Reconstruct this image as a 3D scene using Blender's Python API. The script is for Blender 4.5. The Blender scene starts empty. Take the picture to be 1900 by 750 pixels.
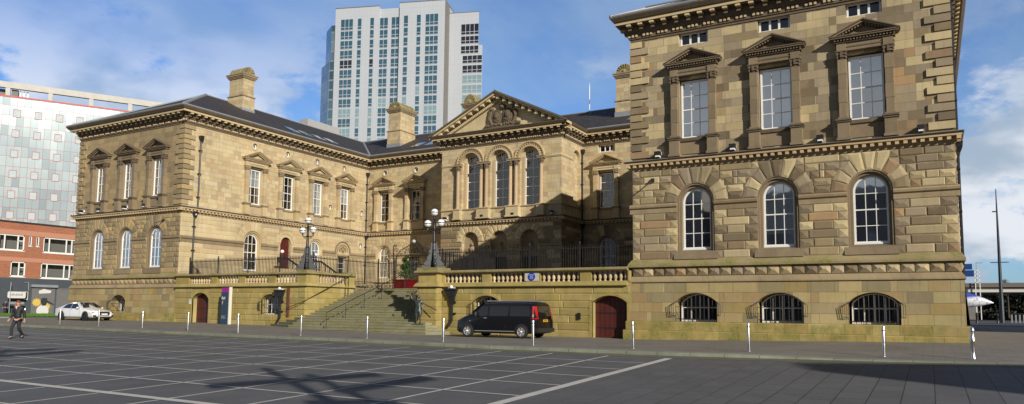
import bpy, bmesh, math, random
from mathutils import Vector, Matrix
from mathutils.geometry import tessellate_polygon
R = math.radians
random.seed(7)
S = bpy.context.scene
COL = S.collection

# ---------------------------------------------------------------- camera
cd = bpy.data.cameras.new("camera"); cam = bpy.data.objects.new("camera", cd); COL.objects.link(cam)
_r = Vector((0.86937772, 0.49404945, 0.0098753)); _u = Vector((0.03753626, -0.08595284, 0.99559185)); _f = Vector((-0.49272042, 0.8651747, 0.09327025))
cam.matrix_world = Matrix(((_r.x, _u.x, -_f.x, 0), (_r.y, _u.y, -_f.y, 0), (_r.z, _u.z, -_f.z, 0), (0, 0, 0, 1)))
cd.sensor_width = 36; cd.lens = 1363.19 * 36 / 1900; cd.shift_y = 73.9 / 1900
cd.clip_start = .1; cd.clip_end = 6000
S.camera = cam
# ---------------------------------------------------------------- sun and sky
SUNDIR = Vector((1.6, -1.0, 0.824)).normalized()           # towards the sun
sl = bpy.data.lights.new("sun", 'SUN'); sl.energy = 5.0; sl.angle = R(.53); sl.color = (1, .93, .82)
so = bpy.data.objects.new("sun", sl); COL.objects.link(so); so.location = (30, -20, 40)
so.rotation_euler = SUNDIR.to_track_quat('Z', 'Y').to_euler()
W = bpy.data.worlds.new("World"); S.world = W; W.use_nodes = True
nt = W.node_tree; N = nt.nodes; L = nt.links; N.clear()
out = N.new('ShaderNodeOutputWorld'); bg = N.new('ShaderNodeBackground'); bg.inputs[1].default_value = .050
sky = N.new('ShaderNodeTexSky'); sky.sky_type = 'NISHITA'; sky.sun_disc = False
sky.sun_elevation = math.asin(SUNDIR.z); sky.sun_rotation = math.atan2(SUNDIR.x, SUNDIR.y)
sky.air_density = 1.0; sky.dust_density = .6; sky.ozone_density = 2.2
tc = N.new('ShaderNodeTexCoord'); sep = N.new('ShaderNodeSeparateXYZ'); L.new(tc.outputs['Generated'], sep.inputs[0])
def wm(op, a, b=None, c=None):
    n = N.new('ShaderNodeMath'); n.operation = op
    for i, v in enumerate((a, b, c)):
        if v is None: continue
        if isinstance(v, (int, float)): n.inputs[i].default_value = v
        else: L.new(v, n.inputs[i])
    return n.outputs[0]
zz = wm('MAXIMUM', wm('ADD', sep.outputs[2], .16), .05)
cx = wm('DIVIDE', sep.outputs[0], zz); cy = wm('DIVIDE', sep.outputs[1], zz)
cmb = N.new('ShaderNodeCombineXYZ'); L.new(cx, cmb.inputs[0]); L.new(cy, cmb.inputs[1])
cmb2 = N.new('ShaderNodeCombineXYZ'); z2 = wm('ADD', wm('MAXIMUM', sep.outputs[2], 0), .55)
L.new(wm('DIVIDE', sep.outputs[0], z2), cmb2.inputs[0]); L.new(wm('DIVIDE', sep.outputs[1], z2), cmb2.inputs[1]); L.new(wm('MULTIPLY', sep.outputs[2], 1.1), cmb2.inputs[2])
def wnoise(sc, det, ro, off, stretch=(1, 1, 1), src=None):
    m = N.new('ShaderNodeMapping'); m.inputs['Location'].default_value = off; m.inputs['Scale'].default_value = stretch
    L.new((src or cmb).outputs[0], m.inputs[0])
    n = N.new('ShaderNodeTexNoise'); n.inputs['Scale'].default_value = sc; n.inputs['Detail'].default_value = det; n.inputs['Roughness'].default_value = ro
    L.new(m.outputs[0], n.inputs['Vector']); return n.outputs[0]
def wramp(v, a, b, hi=1.0):
    n = N.new('ShaderNodeMapRange'); n.interpolation_type = 'SMOOTHSTEP'
    n.inputs[1].default_value = a; n.inputs[2].default_value = b; n.inputs[4].default_value = hi; L.new(v, n.inputs[0]); return n.outputs[0]
thin = wramp(wnoise(.85, 9, .60, (3.2, 1.4, 0), (1, .55, 1)), .33, .70, .70)       # high veil
puff = wnoise(2.9, 12, .60, (20, 8, 5), (1, 1, 1.5), cmb2)                                        # heaps of cumulus near the horizon
low = wramp(sep.outputs[2], .42, .16)
puffm = wm('MULTIPLY', wramp(puff, .445, .525), low)
gn = N.new('ShaderNodeMixRGB'); gn.blend_type = 'MULTIPLY'; gn.inputs[0].default_value = 1; L.new(sky.outputs[0], gn.inputs[1]); gn.inputs[2].default_value = (1.25, 1.86, 2.75, 1)
m1 = N.new('ShaderNodeMixRGB'); L.new(thin, m1.inputs[0]); L.new(gn.outputs[0], m1.inputs[1]); m1.inputs[2].default_value = (7.4, 10.3, 13.4, 1)
m2 = N.new('ShaderNodeMixRGB'); L.new(wm('MULTIPLY', puffm, .95), m2.inputs[0]); L.new(m1.outputs[0], m2.inputs[1])
sh = N.new('ShaderNodeMixRGB'); sh.inputs[1].default_value = (16, 16.6, 17.6, 1); sh.inputs[2].default_value = (7.6, 9.4, 11.6, 1)
L.new(wramp(wnoise(5.0, 5, .5, (1.1, 9.0, 0), (1, 1, 1.5), cmb2), .42, .66), sh.inputs[0]); L.new(sh.outputs[0], m2.inputs[2])
# sky dimmed overhead and south to cut fill, low haze added for pane reflections
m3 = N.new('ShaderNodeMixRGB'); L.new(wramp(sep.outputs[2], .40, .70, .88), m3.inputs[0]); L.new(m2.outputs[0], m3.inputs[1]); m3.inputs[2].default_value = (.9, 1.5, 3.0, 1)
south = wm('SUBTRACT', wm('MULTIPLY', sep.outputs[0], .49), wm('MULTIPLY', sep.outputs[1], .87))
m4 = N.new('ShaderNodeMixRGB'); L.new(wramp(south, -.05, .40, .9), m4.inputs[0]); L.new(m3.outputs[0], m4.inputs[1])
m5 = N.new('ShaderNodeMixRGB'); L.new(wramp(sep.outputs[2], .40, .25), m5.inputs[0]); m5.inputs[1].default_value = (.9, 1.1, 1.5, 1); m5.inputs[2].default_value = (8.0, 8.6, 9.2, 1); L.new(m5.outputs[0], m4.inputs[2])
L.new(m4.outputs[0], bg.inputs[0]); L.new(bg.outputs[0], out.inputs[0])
S.view_settings.view_transform = 'Standard'; S.view_settings.look = 'None'; S.view_settings.exposure = 0.04; S.view_settings.gamma = 1
S.render.engine = 'CYCLES'; S.cycles.max_bounces = 6; S.cycles.transparent_max_bounces = 12

# ---------------------------------------------------------------- mesh kit
class MB:
    def __init__(s): s.v = []; s.f = []; s.m = []; s.t = []
    def add(s, vs, fs, mat=0, tone=None):
        n = len(s.v); s.v += [tuple(p) for p in vs]
        if tone is None: tone = random.random()
        for f in fs: s.f.append(tuple(n + i for i in f)); s.m.append(mat); s.t.append(tone)
    def box(s, x0, x1, y0, y1, z0, z1, mat=0, tone=None):
        s.add([(x0, y0, z0), (x1, y0, z0), (x1, y1, z0), (x0, y1, z0), (x0, y0, z1), (x1, y0, z1), (x1, y1, z1), (x0, y1, z1)],
              [(0, 3, 2, 1), (4, 5, 6, 7), (0, 1, 5, 4), (1, 2, 6, 5), (2, 3, 7, 6), (3, 0, 4, 7)], mat, tone)
    def fbox(s, F, u0, u1, d0, d1, z0, z1, mat=0, tone=None):
        c = [F(u0, d0, z0), F(u1, d0, z0), F(u1, d1, z0), F(u0, d1, z0), F(u0, d0, z1), F(u1, d0, z1), F(u1, d1, z1), F(u0, d1, z1)]
        s.add(c, [(0, 3, 2, 1), (4, 5, 6, 7), (0, 1, 5, 4), (1, 2, 6, 5), (2, 3, 7, 6), (3, 0, 4, 7)], mat, tone)
    def prism(s, F, pts, d0, d1, mat=0, tone=None):          # polygon (u,z) extruded in d
        n = len(pts); vs = [F(u, d0, z) for u, z in pts] + [F(u, d1, z) for u, z in pts]
        s.add(vs, [tuple(range(n))[::-1], tuple(range(n, 2 * n))] + [(i, (i + 1) % n, n + (i + 1) % n, n + i) for i in range(n)], mat, tone)
    def sprism(s, F, prof, u0, u1, mat=0, tone=None):        # profile (d,z) extruded along u
        n = len(prof); vs = [F(u0, d, z) for d, z in prof] + [F(u1, d, z) for d, z in prof]
        s.add(vs, [tuple(range(n))[::-1], tuple(range(n, 2 * n))] + [(i, (i + 1) % n, n + (i + 1) % n, n + i) for i in range(n)], mat, tone)
    def tube(s, p, q, r, n=6, r2=None, mat=0, caps=True, tone=None):
        p = Vector(p); q = Vector(q); a = (q - p).normalized(); b = a.orthogonal().normalized(); c = a.cross(b); r2 = r if r2 is None else r2
        vs = [p + (b * math.cos(2 * math.pi * i / n) + c * math.sin(2 * math.pi * i / n)) * r for i in range(n)]
        vs += [q + (b * math.cos(2 * math.pi * i / n) + c * math.sin(2 * math.pi * i / n)) * r2 for i in range(n)]
        fs = [(i, (i + 1) % n, n + (i + 1) % n, n + i) for i in range(n)]
        if caps: fs += [tuple(range(n))[::-1], tuple(range(n, 2 * n))]
        s.add(vs, fs, mat, tone)
    def path(s, pts, r, n=6, mat=0):
        for a, b in zip(pts, pts[1:]): s.tube(a, b, r, n, mat=mat)
    def lathe(s, c, prof, n=10, mat=0, axis='z', tone=None, sx=1, sy=1, caps=True):   # prof (r, h)
        vs = []
        for r, h in prof:
            for i in range(n):
                a = 2 * math.pi * (i + .5) / n; x, y = r * math.cos(a) * sx, r * math.sin(a) * sy
                p = (x, y, h) if axis == 'z' else ((x, h, y) if axis == 'y' else (h, x, y))
                vs.append((c[0] + p[0], c[1] + p[1], c[2] + p[2]))
        k = len(prof); fs = [(j * n + i, j * n + (i + 1) % n, (j + 1) * n + (i + 1) % n, (j + 1) * n + i) for j in range(k - 1) for i in range(n)]
        if caps: fs += [tuple(range(n))[::-1], tuple(range((k - 1) * n, k * n))]
        s.add(vs, fs, mat, tone)
    def ball(s, c, r, n=12, m=8, mat=0, sx=1, sy=1, sz=1, tone=None):
        prof = [(max(.001, math.sin(math.pi * j / m)) * r, -math.cos(math.pi * j / m) * r * sz) for j in range(m + 1)]
        s.lathe(c, prof, n, mat, tone=tone, sx=sx, sy=sy)
    def build(s, name, mats, parent=None, loc=(0, 0, 0), world=True, smooth=False, recalc=True):
        me = bpy.data.meshes.new(name)
        o3 = Vector(loc)
        base = o3
        if world:
            base = Vector(loc)
            par = parent
            while par is not None: base = base + par.location; par = par.parent
            vs = [(x - base.x, y - base.y, z - base.z) for x, y, z in s.v]
        else: vs = s.v
        me.from_pydata(vs, [], s.f)
        if not isinstance(mats, (list, tuple)): mats = [mats]
        for m in mats: me.materials.append(m)
        at = me.attributes.new('tone', 'FLOAT', 'FACE')
        for i, t in enumerate(s.t): at.data[i].value = t
        for i, p in enumerate(me.polygons): p.material_index = min(s.m[i], len(mats) - 1)
        if recalc:
            bm = bmesh.new(); bm.from_mesh(me); bmesh.ops.recalc_face_normals(bm, faces=bm.faces); bm.to_mesh(me); bm.free()
        if smooth:
            for p in me.polygons: p.use_smooth = True
            if smooth is not True: me.set_sharp_from_angle(angle=R(smooth))
        o = bpy.data.objects.new(name, me); COL.objects.link(o); o.location = loc
        if parent is not None: o.parent = parent
        return o

def tag(o, label=None, cat=None, group=None, kind=None):
    if label: o['label'] = label
    if cat: o['category'] = cat
    if group: o['group'] = group
    if kind: o['kind'] = kind
    return o
def thing(name, label, cat, loc=(0, 0, 0), rz=0, group=None):
    o = bpy.data.objects.new(name, None); COL.objects.link(o); o.location = loc; o.rotation_euler = (0, 0, rz); o.empty_display_size = .5
    return tag(o, label, cat, group)
def kids(o): return [c for c in COL.objects if c.parent == o]
def copy_tree(o, parent=None):
    c = o.copy(); COL.objects.link(c)
    if parent is not None: c.parent = parent
    for k in kids(o): copy_tree(k, c)
    return c
def front(Y): return lambda u, d, z: (u, Y - d, z)
def px(X): return lambda u, d, z: (X + d, u, z)
def nx(X): return lambda u, d, z: (X - d, u, z)
def back(Y): return lambda u, d, z: (u, Y + d, z)
LOCAL = lambda u, d, z: (u, -d, z)

# ---------------------------------------------------------------- materials
class NT:
    def __init__(s, name):
        s.mat = bpy.data.materials.new(name); s.mat.use_nodes = True; s.t = s.mat.node_tree; s.N = s.t.nodes; s.L = s.t.links
        s.b = s.N['Principled BSDF']
    def new(s, t, **k):
        n = s.N.new(t)
        for a, v in k.items(): setattr(n, a, v)
        return n
    def link(s, a, b): s.L.new(a, b)
    def inp(s, n, i, v):
        if isinstance(v, (int, float)): n.inputs[i].default_value = v
        elif isinstance(v, (tuple, list)): n.inputs[i].default_value = tuple(v) + ((1,) if len(v) == 3 and n.inputs[i].type == 'RGBA' else ())
        else: s.L.new(v, n.inputs[i])
    def math(s, op, a, b=None, c=None):
        n = s.new('ShaderNodeMath', operation=op)
        for i, v in enumerate((a, b, c)):
            if v is not None: s.inp(n, i, v)
        return n.outputs[0]
    def mix(s, f, a, b, mode='MIX'):
        n = s.new('ShaderNodeMixRGB', blend_type=mode); s.inp(n, 0, f); s.inp(n, 1, a); s.inp(n, 2, b); return n.outputs[0]
    def noise(s, vec, sc, det=4, ro=.55):
        n = s.new('ShaderNodeTexNoise'); n.inputs['Scale'].default_value = sc; n.inputs['Detail'].default_value = det; n.inputs['Roughness'].default_value = ro
        if vec is not None: s.L.new(vec, n.inputs['Vector'])
        return n.outputs[0]
    def rng(s, v, a, b, lo=0., hi=1.):
        n = s.new('ShaderNodeMapRange'); s.inp(n, 0, v)
        for i, x in ((1, a), (2, b), (3, lo), (4, hi)): n.inputs[i].default_value = x
        return n.outputs[0]
    def ramp(s, v, stops, interp='LINEAR'):
        n = s.new('ShaderNodeValToRGB'); n.color_ramp.interpolation = interp; e = n.color_ramp.elements
        while len(e) < len(stops): e.new(.5)
        for el, (p, c) in zip(e, stops): el.position = p; el.color = tuple(c) + (1,)
        s.inp(n, 0, v); return n.outputs[0]
    def pos(s): return s.new('ShaderNodeNewGeometry').outputs['Position']
    def out(s, col=None, rough=None, bump=None, bstr=.3, bdist=.02, **k):
        if col is not None: s.inp(s.b, 'Base Color', col)
        if rough is not None: s.inp(s.b, 'Roughness', rough)
        for a, v in k.items(): s.inp(s.b, a.replace('_', ' '), v)
        if bump is not None:
            n = s.new('ShaderNodeBump'); n.inputs['Strength'].default_value = bstr; n.inputs['Distance'].default_value = bdist
            s.L.new(bump, n.inputs['Height']); s.L.new(n.outputs[0], s.b.inputs['Normal'])
        return s.mat
def plain(name, col, rough=.6, metal=0, var=.12, sc=6, **k):
    m = NT(name); n = m.noise(m.pos(), sc, 5)
    lo = tuple(c * (1 - var) for c in col); hi = tuple(min(1, c * (1 + var)) for c in col)
    return m.out(m.mix(n, lo, hi), m.rng(n, .3, .7, max(0, rough - .06), min(1, rough + .06)), Metallic=metal, **k)

WARM = [(0, (.53, .405, .215)), (.16, (.57, .46, .26)), (.34, (.63, .525, .315)), (.55, (.60, .49, .285)), (.72, (.55, .40, .22)), (.86, (.43, .345, .225)), (1, (.65, .545, .345))]
MIXED = [(0, (.145, .108, .062)), (.13, (.25, .19, .105)), (.28, (.37, .29, .155)), (.42, (.60, .49, .275)), (.50, (.58, .475, .265)), (.58, (.19, .145, .087)), (.70, (.31, .25, .17)), (.82, (.53, .43, .255)), (.92, (.15, .12, .085)), (1, (.44, .28, .14))]
GABLE = [(0, (.24, .18, .10)), (.2, (.34, .26, .14)), (.4, (.43, .325, .165)), (.6, (.31, .24, .14)), (.8, (.46, .335, .16)), (1, (.21, .165, .105))]
YELL = [(0, (.38, .275, .085)), (.25, (.49, .37, .125)), (.5, (.42, .30, .085)), (.75, (.53, .42, .17)), (1, (.34, .24, .08))]
def stone(name, ramp, bw=.78, bh=.37, mode='brick', shear=0, moss=None, dirt=.55, joint=.62, bstr=.5, grime=None):
    m = NT(name); p = m.pos(); sp = m.new('ShaderNodeSeparateXYZ'); m.link(p, sp.inputs[0])
    n1 = m.noise(p, .55, 5, .6); n2 = m.noise(p, 9, 5, .65); n3 = m.noise(p, 45, 3, .6); n4 = m.noise(p, 2.4, 4, .6)
    if mode == 'brick':
        c = m.new('ShaderNodeCombineXYZ'); m.inp(c, 0, m.math('SUBTRACT', m.math('ADD', sp.outputs[0], sp.outputs[1]), m.math('MULTIPLY', sp.outputs[2], shear))); m.link(sp.outputs[2], c.inputs[1])
        b = m.new('ShaderNodeTexBrick'); m.link(c.outputs[0], b.inputs['Vector'])
        b.inputs['Scale'].default_value = 1; b.inputs['Brick Width'].default_value = bw; b.inputs['Row Height'].default_value = bh
        b.inputs['Mortar Size'].default_value = .008; b.inputs['Mortar Smooth'].default_value = .3; b.inputs['Bias'].default_value = 0
        b.offset = .42; b.squash = 1.55; b.squash_frequency = 3
        b.inputs['Color1'].default_value = (0, 0, 0, 1); b.inputs['Color2'].default_value = (1, 1, 1, 1); b.inputs['Mortar'].default_value = (.5, .5, .5, 1)
        # a second lattice breaks the regular run of blocks into halves and doubles
        b2 = m.new('ShaderNodeTexBrick'); m.link(c.outputs[0], b2.inputs['Vector'])
        b2.inputs['Scale'].default_value = 1; b2.inputs['Brick Width'].default_value = bw * 1.73; b2.inputs['Row Height'].default_value = bh
        b2.inputs['Mortar Size'].default_value = .008; b2.offset = .31; b2.squash = .6; b2.squash_frequency = 2
        b2.inputs['Color1'].default_value = (0, 0, 0, 1); b2.inputs['Color2'].default_value = (1, 1, 1, 1); b2.inputs['Mortar'].default_value = (.5, .5, .5, 1)
        t = m.math('FRACT', m.math('ADD', m.math('MULTIPLY', b.outputs['Color'], .72), m.math('MULTIPLY', b2.outputs['Color'], .55)))
        mort = m.math('MAXIMUM', b.outputs['Fac'], b2.outputs['Fac'])
    elif mode == 'tone':
        a = m.new('ShaderNodeAttribute', attribute_name='tone'); oi = m.new('ShaderNodeObjectInfo')
        t = m.math('FRACT', m.math('ADD', a.outputs['Fac'], m.math('MULTIPLY', oi.outputs['Random'], .37))); mort = None
    col = m.ramp(t, ramp, 'LINEAR')
    col = m.mix(m.rng(n2, .3, .75, 0, .30), col, m.mix(.5, col, (.20, .155, .09)))
    if dirt: col = m.mix(m.rng(n1, .46, .74, 0, dirt), col, (.15, .115, .078))
    col = m.mix(m.rng(n4, .54, .74, 0, .16), col, (.52, .42, .25))
    col = m.mix(m.rng(m.noise(p, .16, 3, .5), .38, .66, 0, .26), col, m.mix(.55, col, (.12, .09, .055)))
    if grime is not None:          # soot streaks that run down from mouldings
        st = m.new('ShaderNodeCombineXYZ'); m.inp(st, 0, m.math('MULTIPLY', m.math('ADD', sp.outputs[0], sp.outputs[1]), 3.2)); m.inp(st, 1, m.math('MULTIPLY', sp.outputs[2], .35))
        col = m.mix(m.rng(m.noise(st.outputs[0], 1.3, 5, .65), .5, .72, 0, grime), col, (.10, .078, .055))
    if moss is not None:
        k = m.noise(p, 1.3, 6, .68)
        col = m.mix(m.rng(k, .40, .66, .10, moss), col, m.ramp(n2, [(.3, (.11, .115, .03)), (.7, (.27, .25, .06))]))
    h = m.math('ADD', m.math('MULTIPLY', n2, .5), m.math('MULTIPLY', n3, .35))
    if mort is not None:
        col = m.mix(m.math('MULTIPLY', mort, joint), col, (.16, .125, .08)); h = m.math('SUBTRACT', h, m.math('MULTIPLY', mort, .8))
    return m.out(col, m.rng(n2, .3, .7, .82, .96), h, bstr, .02)
M = {}
M['warm'] = stone('sandstone_warm', WARM, dirt=.30, grime=.22)
M['warm_band'] = stone('sandstone_warm_banded', WARM, mode='tone', dirt=.30, grime=.22)
M['mixed'] = stone('sandstone_mixed', MIXED, 1.02, .415, dirt=.28, grime=.24, joint=.75)
M['gable'] = stone('sandstone_gable', GABLE, .98, .415, dirt=.30, grime=.2, joint=.75)
M['block'] = stone('sandstone_blocks', MIXED, mode='tone', dirt=.28, grime=.2)
M['gblock'] = stone('sandstone_gable_blocks', GABLE, mode='tone', dirt=.3)
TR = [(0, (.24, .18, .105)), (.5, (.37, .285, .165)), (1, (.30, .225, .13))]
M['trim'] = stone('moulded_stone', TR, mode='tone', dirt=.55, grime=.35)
M['trimlight'] = stone('moulded_stone_clean', WARM, mode='tone', dirt=.22)
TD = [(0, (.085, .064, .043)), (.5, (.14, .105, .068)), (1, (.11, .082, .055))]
M['trimdark'] = stone('moulded_stone_sooty_shade', TD, mode='tone', dirt=.6)  # soot, darkened further to hold the top cornice shade
M['plinth'] = stone('plinth_stone', [(0, (.36, .25, .10)), (.2, (.50, .40, .19)), (.4, (.40, .255, .125)), (.6, (.52, .42, .21)), (.8, (.25, .20, .125)), (1, (.47, .32, .10))], 1.15, .50, shear=.07, dirt=.30, moss=.30, bstr=1.0, joint=.8, grime=.2)
M['mossblock'] = stone('mossy_base_stone', YELL, mode='tone', dirt=.4, moss=.95, bstr=1.0, grime=.35)
M['terrace'] = stone('terrace_stone', YELL, mode='tone', dirt=.35, moss=.55, bstr=.6, grime=.3)
M['coping'] = stone('mossy_coping_stone', TR, mode='tone', dirt=.3, moss=.95)
M['step'] = stone('step_stone', [(0, (.22, .21, .16)), (.5, (.31, .30, .225)), (1, (.27, .25, .18))], mode='tone', dirt=.35, moss=.85)
M['marble'] = stone('polished_column_stone', [(0, (.46, .33, .20)), (1, (.52, .39, .25))], mode='tone', dirt=.15)
M['white'] = plain('white_paint', (.78, .78, .76), .4, var=.04)
M['dark'] = plain('black_painted_iron', (.018, .018, .02), .42, var=.3)
M['iron'] = plain('painted_railing_iron', (.022, .02, .02), .5, var=.3)
M['rust'] = plain('rusty_iron', (.13, .05, .028), .75, var=.4, sc=14)
M['lead'] = plain('lead_sheet', (.25, .265, .29), .45, metal=.0, var=.18, sc=3)
M['steel'] = plain('brushed_steel', (.62, .62, .63), .30, metal=1, var=.08)
M['reddoor'] = plain('oxblood_door_paint', (.085, .016, .013), .45, var=.25, sc=3)
M['redpaint'] = plain('red_planter_paint', (.11, .005, .008), .35, var=.15)
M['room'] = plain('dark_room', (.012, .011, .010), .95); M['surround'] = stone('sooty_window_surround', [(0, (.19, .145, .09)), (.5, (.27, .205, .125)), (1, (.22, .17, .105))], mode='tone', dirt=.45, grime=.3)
M['blind'] = plain('window_blind', (.80, .86, .90), .8, var=.06)
M['globe'] = plain('opal_glass', (.80, .81, .82), .12, var=.03)
M['concrete'] = plain('pale_concrete', (.50, .48, .44), .85, var=.2, sc=1.2)
M['dconcrete'] = plain('grey_concrete', (.20, .19, .175), .9, var=.25, sc=.8)
def glass(name='window_glass', base=.07):
    m = NT(name); m.N.remove(m.b); o = m.N['Material Output']
    t = m.new('ShaderNodeBsdfTransparent'); t.inputs[0].default_value = (.92, .95, .95, 1)
    g = m.new('ShaderNodeBsdfGlossy'); g.inputs['Roughness'].default_value = .03; g.inputs[0].default_value = (1, 1, 1, 1)
    p = m.pos(); bmp = m.new('ShaderNodeBump'); bmp.inputs['Strength'].default_value = .06; bmp.inputs['Distance'].default_value = .05
    m.link(m.noise(p, 1.1, 2), bmp.inputs['Height']); m.link(bmp.outputs[0], g.inputs['Normal'])
    f = m.new('ShaderNodeFresnel'); f.inputs[0].default_value = 1.52
    x = m.new('ShaderNodeMixShader'); m.link(m.math('MINIMUM', m.math('ADD', m.math('MULTIPLY', f.outputs[0], 1.6), base), 1), x.inputs[0])
    m.link(t.outputs[0], x.inputs[1]); m.link(g.outputs[0], x.inputs[2]); m.link(x.outputs[0], o.inputs[0]); return m.mat
M['glass'] = glass(); M['glassb'] = glass('bright_window_glass', .38)
def coated(name, col, rough=.25, coat=1.0, metal=0):
    m = NT(name); n = m.noise(m.pos(), 4, 4)
    m.inp(m.b, 'Coat Weight', coat); m.inp(m.b, 'Coat Roughness', .04)
    return m.out(m.mix(n, tuple(c * .92 for c in col), tuple(min(1, c * 1.08) for c in col)), m.rng(n, .3, .7, rough - .04, rough + .05), Metallic=metal)
def slate():
    m = NT('slate_roof'); p = m.pos(); sp = m.new('ShaderNodeSeparateXYZ'); m.link(p, sp.inputs[0])
    c = m.new('ShaderNodeCombineXYZ'); m.inp(c, 0, m.math('ADD', sp.outputs[0], m.math('MULTIPLY', sp.outputs[1], .999))); m.inp(c, 1, m.math('MULTIPLY', sp.outputs[2], 2.2))
    b = m.new('ShaderNodeTexBrick'); m.link(c.outputs[0], b.inputs['Vector']); b.inputs['Scale'].default_value = 1
    b.inputs['Brick Width'].default_value = .32; b.inputs['Row Height'].default_value = .24; b.inputs['Mortar Size'].default_value = .012
    b.inputs['Color1'].default_value = (0, 0, 0, 1); b.inputs['Color2'].default_value = (1, 1, 1, 1)
    n = m.noise(p, .5, 6, .65)
    col = m.ramp(b.outputs['Color'], [(0, (.020, .018, .020)), (.5, (.034, .030, .032)), (1, (.048, .041, .043))])
    col = m.mix(m.rng(n, .4, .7, 0, .7), col, (.055, .038, .033)); col = m.mix(m.rng(m.noise(p, 1.7, 5, .7), .5, .7, 0, .5), col, (.045, .05, .03))
    col = m.mix(b.outputs['Fac'], col, (.02, .02, .02))
    return m.out(col, m.rng(b.outputs['Color'], 0, 1, .55, .8), m.math('MULTIPLY', b.outputs['Fac'], -1.), .5, .02)
M['slate'] = slate()
# ---------------------------------------------------------------- ground heights
KP = [(-400, 33), (-95, 29.2), (-57, 26.0), (-41, 25.4), (-30.5, 24.96), (-22.8, 24.9), (-15, 24.4), (-8, 24.65), (-3.5, 25.4), (1, 26.3), (6, 27.2), (14, 28), (400, 28)]
WP = [(-400, -1.0), (-80, -1.0), (-65, -1.05), (-49, -1.13), (-42, -1.19), (-35, -1.27), (-26.4, -1.46), (-17, -1.41), (-13.7, -1.43), (-10, -1.36), (-2.7, -1.23), (1.6, -1.16), (8, -1.08), (20, -1.0), (400, -1.0)]
def lerp(T, x):
    for (a, p), (b, q) in zip(T, T[1:]):
        if x <= b: return p + (q - p) * (x - a) / (b - a)
    return T[-1][1]
def sm(a, b, x): t = max(0, min(1, (x - a) / (b - a))); return t * t * (3 - 2 * t)
def plaza_z(x, y): return -1.46 + .02941 * (max(-6, min(y, 27.5)) - 25.5) - .002285 * (max(-62, min(x, 14)) + 7.3)
def kerb_y(x): return lerp(KP, x)
def kerb_h(x): return .11 if x < -7 else (.11 - .095 * sm(-7, -.5, x))
def pave_z(x, y):
    k = kerb_y(x); a = plaza_z(x, k) + kerb_h(x); w = lerp(WP, x); t = max(0, min(1, (y - k) / (36.3 - k)))
    z = a + (w - a) * t
    if y > 36.3: z = w + (-1.0 - w) * sm(36.3, 52, y)
    return z
def surf_z(x, y): return plaza_z(x, y) if y < kerb_y(x) else pave_z(x, y)
def frange(a, b, n): return [a + (b - a) * i / n for i in range(n + 1)]
def sheet(name, xs, yf, zf, mat, kind='structure'):
    mb = MB(); nx_ = len(xs); ny = None; vs = []
    for x in xs:
        ys = yf(x); ny = len(ys)
        vs += [(x, y, zf(x, y)) for y in ys]
    fs = [(i * ny + j, (i + 1) * ny + j, (i + 1) * ny + j + 1, i * ny + j + 1) for i in range(nx_ - 1) for j in range(ny - 1)]
    mb.add(vs, fs); o = mb.build(name, mat, recalc=False, smooth=True); return tag(o, kind=kind)
def slabs():
    m = NT('plaza_slabs'); p = m.pos(); sp = m.new('ShaderNodeSeparateXYZ'); m.link(p, sp.inputs[0])
    c = m.new('ShaderNodeCombineXYZ'); m.link(sp.outputs[1], c.inputs[0]); m.link(sp.outputs[0], c.inputs[1])
    b = m.new('ShaderNodeTexBrick'); m.link(c.outputs[0], b.inputs['Vector']); b.inputs['Scale'].default_value = 1
    b.inputs['Brick Width'].default_value = 1.05; b.inputs['Row Height'].default_value = .60; b.inputs['Mortar Size'].default_value = .012; b.inputs['Mortar Smooth'].default_value = .2
    b.inputs['Color1'].default_value = (0, 0, 0, 1); b.inputs['Color2'].default_value = (1, 1, 1, 1); b.inputs['Mortar'].default_value = (.5, .5, .5, 1)
    n = m.noise(p, .22, 6, .6); n2 = m.noise(p, 26, 4, .7); n3 = m.noise(p, 2.2, 5, .65)
    col = m.ramp(b.outputs['Color'], [(0, (.084, .086, .091)), (.5, (.099, .101, .106)), (1, (.113, .114, .118))])
    col = m.mix(m.rng(n, .4, .68, 0, .5), col, (.112, .111, .113)); col = m.mix(m.rng(n2, .35, .7, 0, .35), col, (.074, .073, .076))
    col = m.mix(m.rng(m.noise(p, .75, 6, .7), .52, .62, 0, .38), col, (.070, .068, .066)); col = m.mix(m.rng(n3, .55, .75, 0, .35), col, (.066, .064, .063))
    # scattered pale spots of chewing gum and grit
    v = m.new('ShaderNodeTexVoronoi'); v.inputs['Scale'].default_value = 1.5; m.link(p, v.inputs['Vector'])
    col = m.mix(m.rng(v.outputs['Distance'], .035, .022, 0, .45), col, (.22, .22, .21))
    e = m.rng(sp.outputs[0], -8, -3.5, .3, 1)                                   # joints are open at this end of the square
    col = m.mix(m.math('MULTIPLY', b.outputs['Fac'], m.math('MULTIPLY', e, .95)), col, (.012, .012, .014))
    return m.out(col, m.rng(n2, .3, .7, .62, .80), m.math('SUBTRACT', m.math('MULTIPLY', n2, .4), m.math('MULTIPLY', b.outputs['Fac'], m.math('MULTIPLY', e, .6))), .3, .01)
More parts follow.
